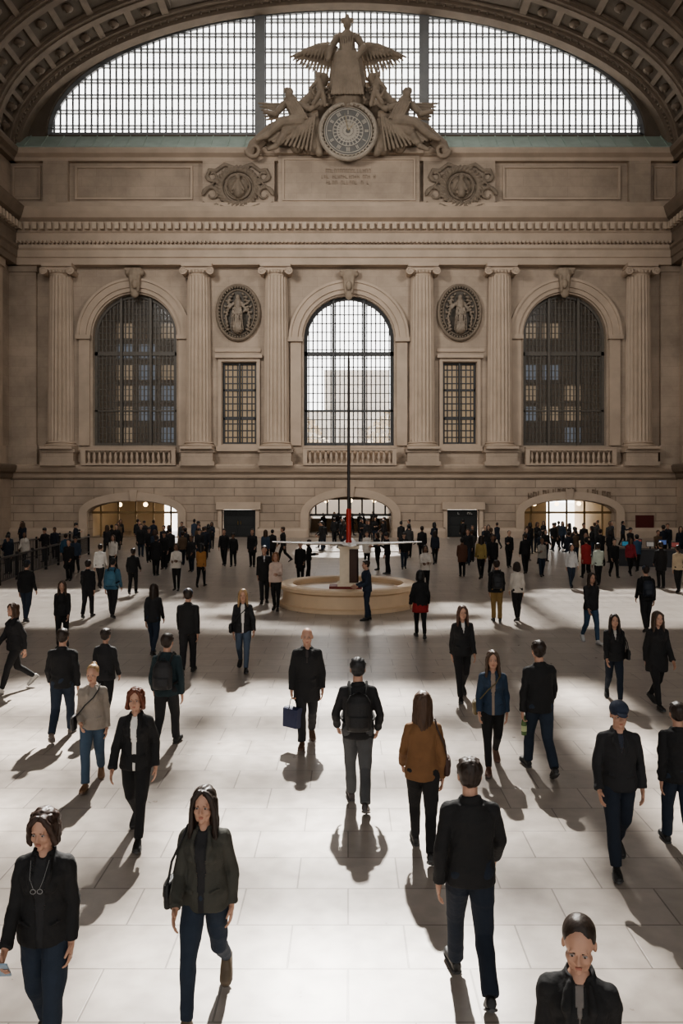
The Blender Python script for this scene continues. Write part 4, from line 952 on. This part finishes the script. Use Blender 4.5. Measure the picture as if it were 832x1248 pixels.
person(600,937,793,'f',-6,'jacket',(.022,.04,.07),'slim',BK,'long',BR,'woman in blue denim jacket with tan crossbody bag',st=.9,side=-1,arms=((-15,24,16,0),(12,30,16,0)),open_=.035,shirt=(.25,.2,.16),shoe=(.12,.06,.04),bags=(('cross',(.14,.11,.05),'tan crossbody bag worn with a denim jacket',-1),))
person(657,942,782,'m',186,'jacket',BK,'jeans',JN,'short',DB,'man in black jacket and jeans holding a green bottle',st=.9,side=1,arms=((-12,16,18,0),(14,22,18,0)),curl=(.8,.35),bags=(('bottle',(.08,.14,.05),'green drink bottle held at a walking man\'s side',0),))
person(753,1057,855,'m',-5,'jacket',BK2,'jeans',JN2,'cap',(.03,.02,.02),'man in dark jacket, blue cap and dark jeans',st=.8,side=-1,arms=((-12,26,20,0),(12,28,20,0)),tilt=6,shirt=(.03,.035,.05),open_=.025,zipv=True)
person(826,1037,858,'m',172,'jacket',BK,'jeans',JN,'short',DB,'man in black jacket and jeans walking away',st=.8,side=1)
person(563,852,738,'f',2,'jacket',BK,'slim',BK,'long',(.07,.032,.02),'woman with auburn hair in black jacket over white shirt',st=.9,side=-1,open_=.03,zipv=True,shirt=(.6,.58,.55))
person(748,855,748,'f',-8,'jacket',BK,'slim',JN2,'long',DB,'woman in black jacket and dark jeans with shoulder bag',st=.9,side=1,bags=(('shoulder',BK,'black shoulder bag of a walking woman',1),),open_=.025,zipv=True,shirt=(.4,.38,.35))
person(800,862,745,'f',8,'coat',BK,'slim',BK,'long',(.05,.03,.02),'woman with long wavy hair in black coat and boots',st=.8,side=-1)
person(296,817,718,'f',5,'jacket',BK2,'slim',JL,'long',BL,'blonde woman in black vest over pale shirt and light jeans',st=.9,side=1,open_=.045,shirt=(.6,.58,.55),bags=(('cross',BK,'small black bag worn across the body',-1),),arms=((10,30,24,0),(-10,20,14,0)))
person(229,822,718,'m',184,'jacket',BK,'jeans',BK2,'cap',DB,'man in black jacket and cap walking away',st=.8,side=-1)
person(187,799,712,'f',176,'jacket',BK2,'slim',JN,'long',DB,'woman with dark hair in black top and blue jeans',st=.7,side=1)
person(18,842,735,'f',-40,'jacket',BK,'slim',BK,'bob',BR,'woman in black jacket and leggings walking',st=1.1,side=1,shoe=(.5,.48,.45))
person(76,790,708,'f',10,'jacket',BK,'slim',BK,'long',BR,'woman with long hair dressed in black',st=.6,side=-1)
person(107,753,683,'m',180,'jacket',BK,'jeans',BK2,'short',DB,'person in black jacket walking away',st=.6,side=-1)
person(137,753,680,'m',180,'jacket',(.045,.12,.18),'jeans',BK2,'short',BK,'person in muted blue jacket with backpack',st=.6,side=1,bags=(('backpack',(.05,.15,.22),'blue backpack worn over a blue jacket'),))
person(32,758,683,'m',178,'jacket',BK,'jeans',JN,'cap',BK,'man in black jacket, cap and jeans',st=.5,side=1)
person(512,778,695,'f',182,'jacket',BK,'slim',BK,'bob',BK,'woman in black top and red skirt walking away',st=.7,side=1,skirt=(.25,.02,.02),arms=((-5,30,26,0),(5,25,22,0)))
person(605,758,683,'m',176,'jacket',BK,'jeans',(.2,.13,.05),'short',DB,'person in black jacket and mustard trousers',st=.4,side=1,bags=(('backpack',BK2,'black backpack worn with mustard trousers'),))
person(630,757,685,'f',184,'sweater',(.55,.5,.44),'slim',BK,'bob',DB,'woman in cream sweater and black trousers',st=.5,side=-1)
person(720,784,698,'f',8,'jacket',BK2,'slim',(.035,.065,.11),'long',DB,'woman in black top and blue jeans walking',st=.8,side=1,shoe=(.5,.5,.5))
person(787,770,690,'m',176,'jacket',BK,'jeans',BK2,'cap',DB,'man in black jacket with backpack walking away',st=.6,side=-1,bags=(('backpack',NV,'dark blue backpack worn over a jacket'),))
person(447,756,683,'m',-80,'jacket',(.02,.03,.05),'jeans',JN,'short',DB,'man in dark blue jacket standing beside the basin',st=.15,side=1,arms=((10,60,8,.1),(10,60,8,.1)))
person(336,744,673,'f',-5,'sweater',(.55,.43,.37),'slim',BK,'bob',(.2,.09,.04),'woman in pale pink sweater and black trousers',st=.4,side=1,arms=((15,80,8,.3),(-5,14,8,0)))
person(322,735,665,'m',5,'coat',BK,'jeans',BK2,'short',DB,'man in black coat with white shirt collar',st=.3,side=-1,open_=.025,zipv=True,shirt=(.6,.6,.6))
# --- distant people
variants=[]
for i,(sex,st,side,hair,top,lg,arms) in enumerate([('m',.9,1,'short','jacket','jeans',None),('f',.8,-1,'long','jacket','slim',None),('m',.1,1,'short','coat','jeans',((10,40,8,.1),(-5,12,8,0))),
      ('f',.15,1,'bob','sweater','slim',((12,85,8,.35),(12,80,8,.3))),('m',.6,-1,'cap','jacket','jeans',((-5,30,15,0),(20,30,10,0))),('f',1.0,1,'bun','coat','slim',None),('m',.1,-1,'beanie','jacket','wide',((5,15,10,0),(20,100,12,.2))),('f',.5,-1,'pony','jacket','jeans',((-5,12,9,0),(30,70,9,.1)))]):
    D,info,low=figure(sex,st,side,2,arms,hair,0,8 if i in(3,6) else 0,top,lg)
    g=G()
    g.merge(D['body'],0); g.merge(D['legs'],2); g.merge(D['top'],1); g.merge(D['hair'],3); g.merge(D['cap'],4); g.merge(D['shoeA'],4); g.merge(D['shoeB'],4)
    bvh=BVHTree.FromPolygons([V(v) for v in g.v],g.f)
    me=remesh(g,.016,0); mi=[]
    for p in me.polygons:
        c=p.center+p.normal*.004; loc,nn,idx,dist=bvh.find_nearest(c); mi.append(g.m[idx] if idx is not None else 0)
    fg=D['fing'].mesh('f',1.2)
    for p in fg.polygons: p.material_index={0:0,1:0,2:3,3:0,4:3}[p.material_index]
    me.polygons.foreach_set('material_index',mi)
    b=bmesh.new(); b.from_mesh(me); b.from_mesh(fg); b.to_mesh(me); b.free()
    me.polygons.foreach_set('use_smooth',[True]*len(me.polygons))
    shiftmesh(me,-low,1.72/(HT-low))
    for j in range(5): me.materials.append(cm('skin',SK[0],.55,.05))
    variants.append(me)
def far(px,fy,vi=None,yaw=None,tc=None,lc=None,desc=None):
    x,y=pos(px,fy); t=0
    while (blocked(x,y) or any((x-a)**2+(y-b)**2<.6**2 for a,b in used)) and t<12: x+=.4 if px<424 else -.4; t+=1
    vi=random.randrange(8) if vi is None else vi
    o=bpy.data.objects.new('person',variants[vi]); link(o); o.location=(x,y,0)
    o.rotation_euler=(0,0,rad(yaw if yaw is not None else random.choice((0,180,175,5,-15,90,-90,200,20))))
    hh=random.uniform(.93,1.04); o.scale=(hh,hh,hh)
    tc=tc or random.choice((BK,BK,BK,BK2,NV,BK2,NV,(.05,.05,.05),(.03,.045,.07),(.10,.065,.04))); lc=lc or random.choice((BK,BK2,JN2,JN,BK)); hc=random.choice((DB,BK,BR,DB))
    for j,mt in enumerate((cm('skin',SK[random.choice((0,0,1,3,2))],.55,.05),cm('cloth_top',tc),cm('cloth_trousers',lc,.9),cm('hair',hc),cm('shoe_leather',(.02,.02,.02),.5))):
        o.material_slots[j].link='OBJECT'; o.material_slots[j].material=mt
    o['category']='person'; o['label']=desc or 'person in dark jacket and trousers in the concourse crowd'; o['group']='crowd in the concourse'
    used.append((x,y))
W_=(.58,.54,.49)
for a in [(245,716,1,175,(.33,.16,.05),BK,'person in orange top and dark trousers'),(215,720,3,0,W_,BK,'woman in cream top and black trousers'),(162,725,4,180,BK,BK,None),(122,717,0,180,(.6,.58,.55),BK2,'person in white top walking away'),
          (84,708,2,0,BK,BK,None),(518,723,3,0,W_,BK,'woman in cream top with arms folded'),(563,703,2,180,(.10,.045,.028),BK,'person in rust brown jacket'),(586,706,1,180,(.27,.2,.07),BK,'person in mustard yellow top'),(600,704,0,0,BK,BK,None),
          (640,700,4,180,BK,BK,None),(660,703,7,0,(.3,.28,.25),JN,'person in grey top and jeans'),(696,717,1,0,(.5,.5,.5),JN,'woman in pale top and blue jeans'),(714,706,5,180,(.3,.03,.03),BK,'person in dark red coat'),(729,714,4,180,(.42,.46,.4),BK,'person in pale green jacket'),
          (748,704,0,0,BK,BK,None),(805,717,2,180,BK,BK,None),(826,722,7,180,(.4,.32,.22),BK,'person in beige jacket'),(366,712,2,0,BK,BK,None),(376,706,3,90,BK,BK,None),(492,694,4,0,BK,JN,None),(530,688,1,180,NV,BK,None),(10,700,6,0,NV,BK,None),(48,694,0,180,(.03,.08,.13),BK,'person in blue jacket'),
          (30,690,5,0,W_,BK,'person in white coat'),(138,700,1,0,W_,BK,'person in cream top'),(190,702,2,180,BK,BK,None),(200,694,6,0,BK,BK,None),(273,690,0,0,BK,BK,None),(284,691,4,0,BK,BK,None),(297,691,2,0,BK,BK,None),(262,690,1,180,(.03,.05,.08),BK,None),
          (472,700,6,-90,BK,BK,None),(460,695,3,-60,BK,BK,None),(447,690,2,0,W_,BK,'person in white top behind the basin'),(620,692,7,0,BK,BK,None),(762,690,0,180,BK,BK,None),(768,702,1,0,(.25,.03,.04),BK,'person in dark red top near the counter'),(776,697,4,180,(.04,.09,.16),BK,'person in blue jacket near the counter')]:
    far(*a[:6],desc=a[6])
def cluster(x0,x1,y0,y1,n,dark=False,inside=False):
    k_=0; t=0
    while k_<n and t<n*40:
        t+=1; px=random.uniform(x0,x1); fy=random.uniform(y0,y1); x,y=pos(px,fy)
        if y>WY-.9 and not (inside and WY+1.5<y<67): continue
        if blocked(x,y) or any((x-a)**2+(y-b)**2<.8**2 for a,b in used): continue
        far(px,fy,tc=BK if dark else None); k_+=1
cluster(120,260,664,690,24); cluster(180,255,680,698,5); cluster(385,470,658,672,20,True); cluster(390,462,648.6,653,14,True,True); cluster(485,545,664,686,5); cluster(555,610,664,690,8)
cluster(640,700,662,690,14); cluster(700,770,664,700,12); cluster(800,830,672,700,4); cluster(5,100,668,700,8); cluster(320,350,676,690,2)
# ------------------------------------------------------------ light, sky, camera
ld=bpy.data.lights.new('sun','SUN'); ld.energy=19; ld.angle=rad(1.1); ld.color=(1,.96,.9); lo=bpy.data.objects.new('sun',ld); link(lo); lo.rotation_euler=(rad(-45),0,rad(0))
w=bpy.data.worlds.new('sky'); sc.world=w; w.use_nodes=True; n=w.node_tree; bg=n.nodes['Background']
tc=n.nodes.new('ShaderNodeTexCoord'); sp=n.nodes.new('ShaderNodeSeparateXYZ'); mr=n.nodes.new('ShaderNodeMapRange'); mr.inputs[1].default_value=-.3; mr.inputs[2].default_value=.6; mr.inputs[3].default_value=1.05; mr.inputs[4].default_value=4.2
n.links.new(tc.outputs['Generated'],sp.inputs[0]); n.links.new(sp.outputs[1],mr.inputs[0]); n.links.new(mr.outputs[0],bg.inputs['Strength']); bg.inputs[0].default_value=(1,.985,.96,1)
for i,c in enumerate((162,427,694)):
    al=bpy.data.lights.new('passage_light','AREA'); al.energy=260 if i!=1 else 20; al.size=3; al.color=(1,.82,.58); ao=bpy.data.objects.new('passage_light',al); link(ao); ao.location=(X(c),WY+4.5,3.0)
for sx in (-1,1):
    al=bpy.data.lights.new('facade_fill','AREA'); al.energy=1500 if sx<0 else 900; al.size=6; al.color=(1,.95,.89); al.spread=rad(100); ao=bpy.data.objects.new('facade_fill',al); link(ao)  # added fill lamps out of view, brightening the facade
    ao.location=(sx*17,30,26); dr=V((sx*-4,WY,11))-V(ao.location); ao.rotation_euler=dr.to_track_quat('-Z','Y').to_euler()
cam=bpy.data.cameras.new('camera'); cam.sensor_width=36; cam.sensor_fit='AUTO'; cam.lens=F/1248*36; cam.shift_x=-8/1248; cam.shift_y=-30/1248; cam.clip_end=600
co=bpy.data.objects.new('camera',cam); link(co); co.location=(0,0,H); co.rotation_euler=(rad(90),0,0); sc.camera=co
sc.view_settings.view_transform='AgX'
try: sc.view_settings.look='AgX - Medium High Contrast'
except Exception as ex: print(ex)
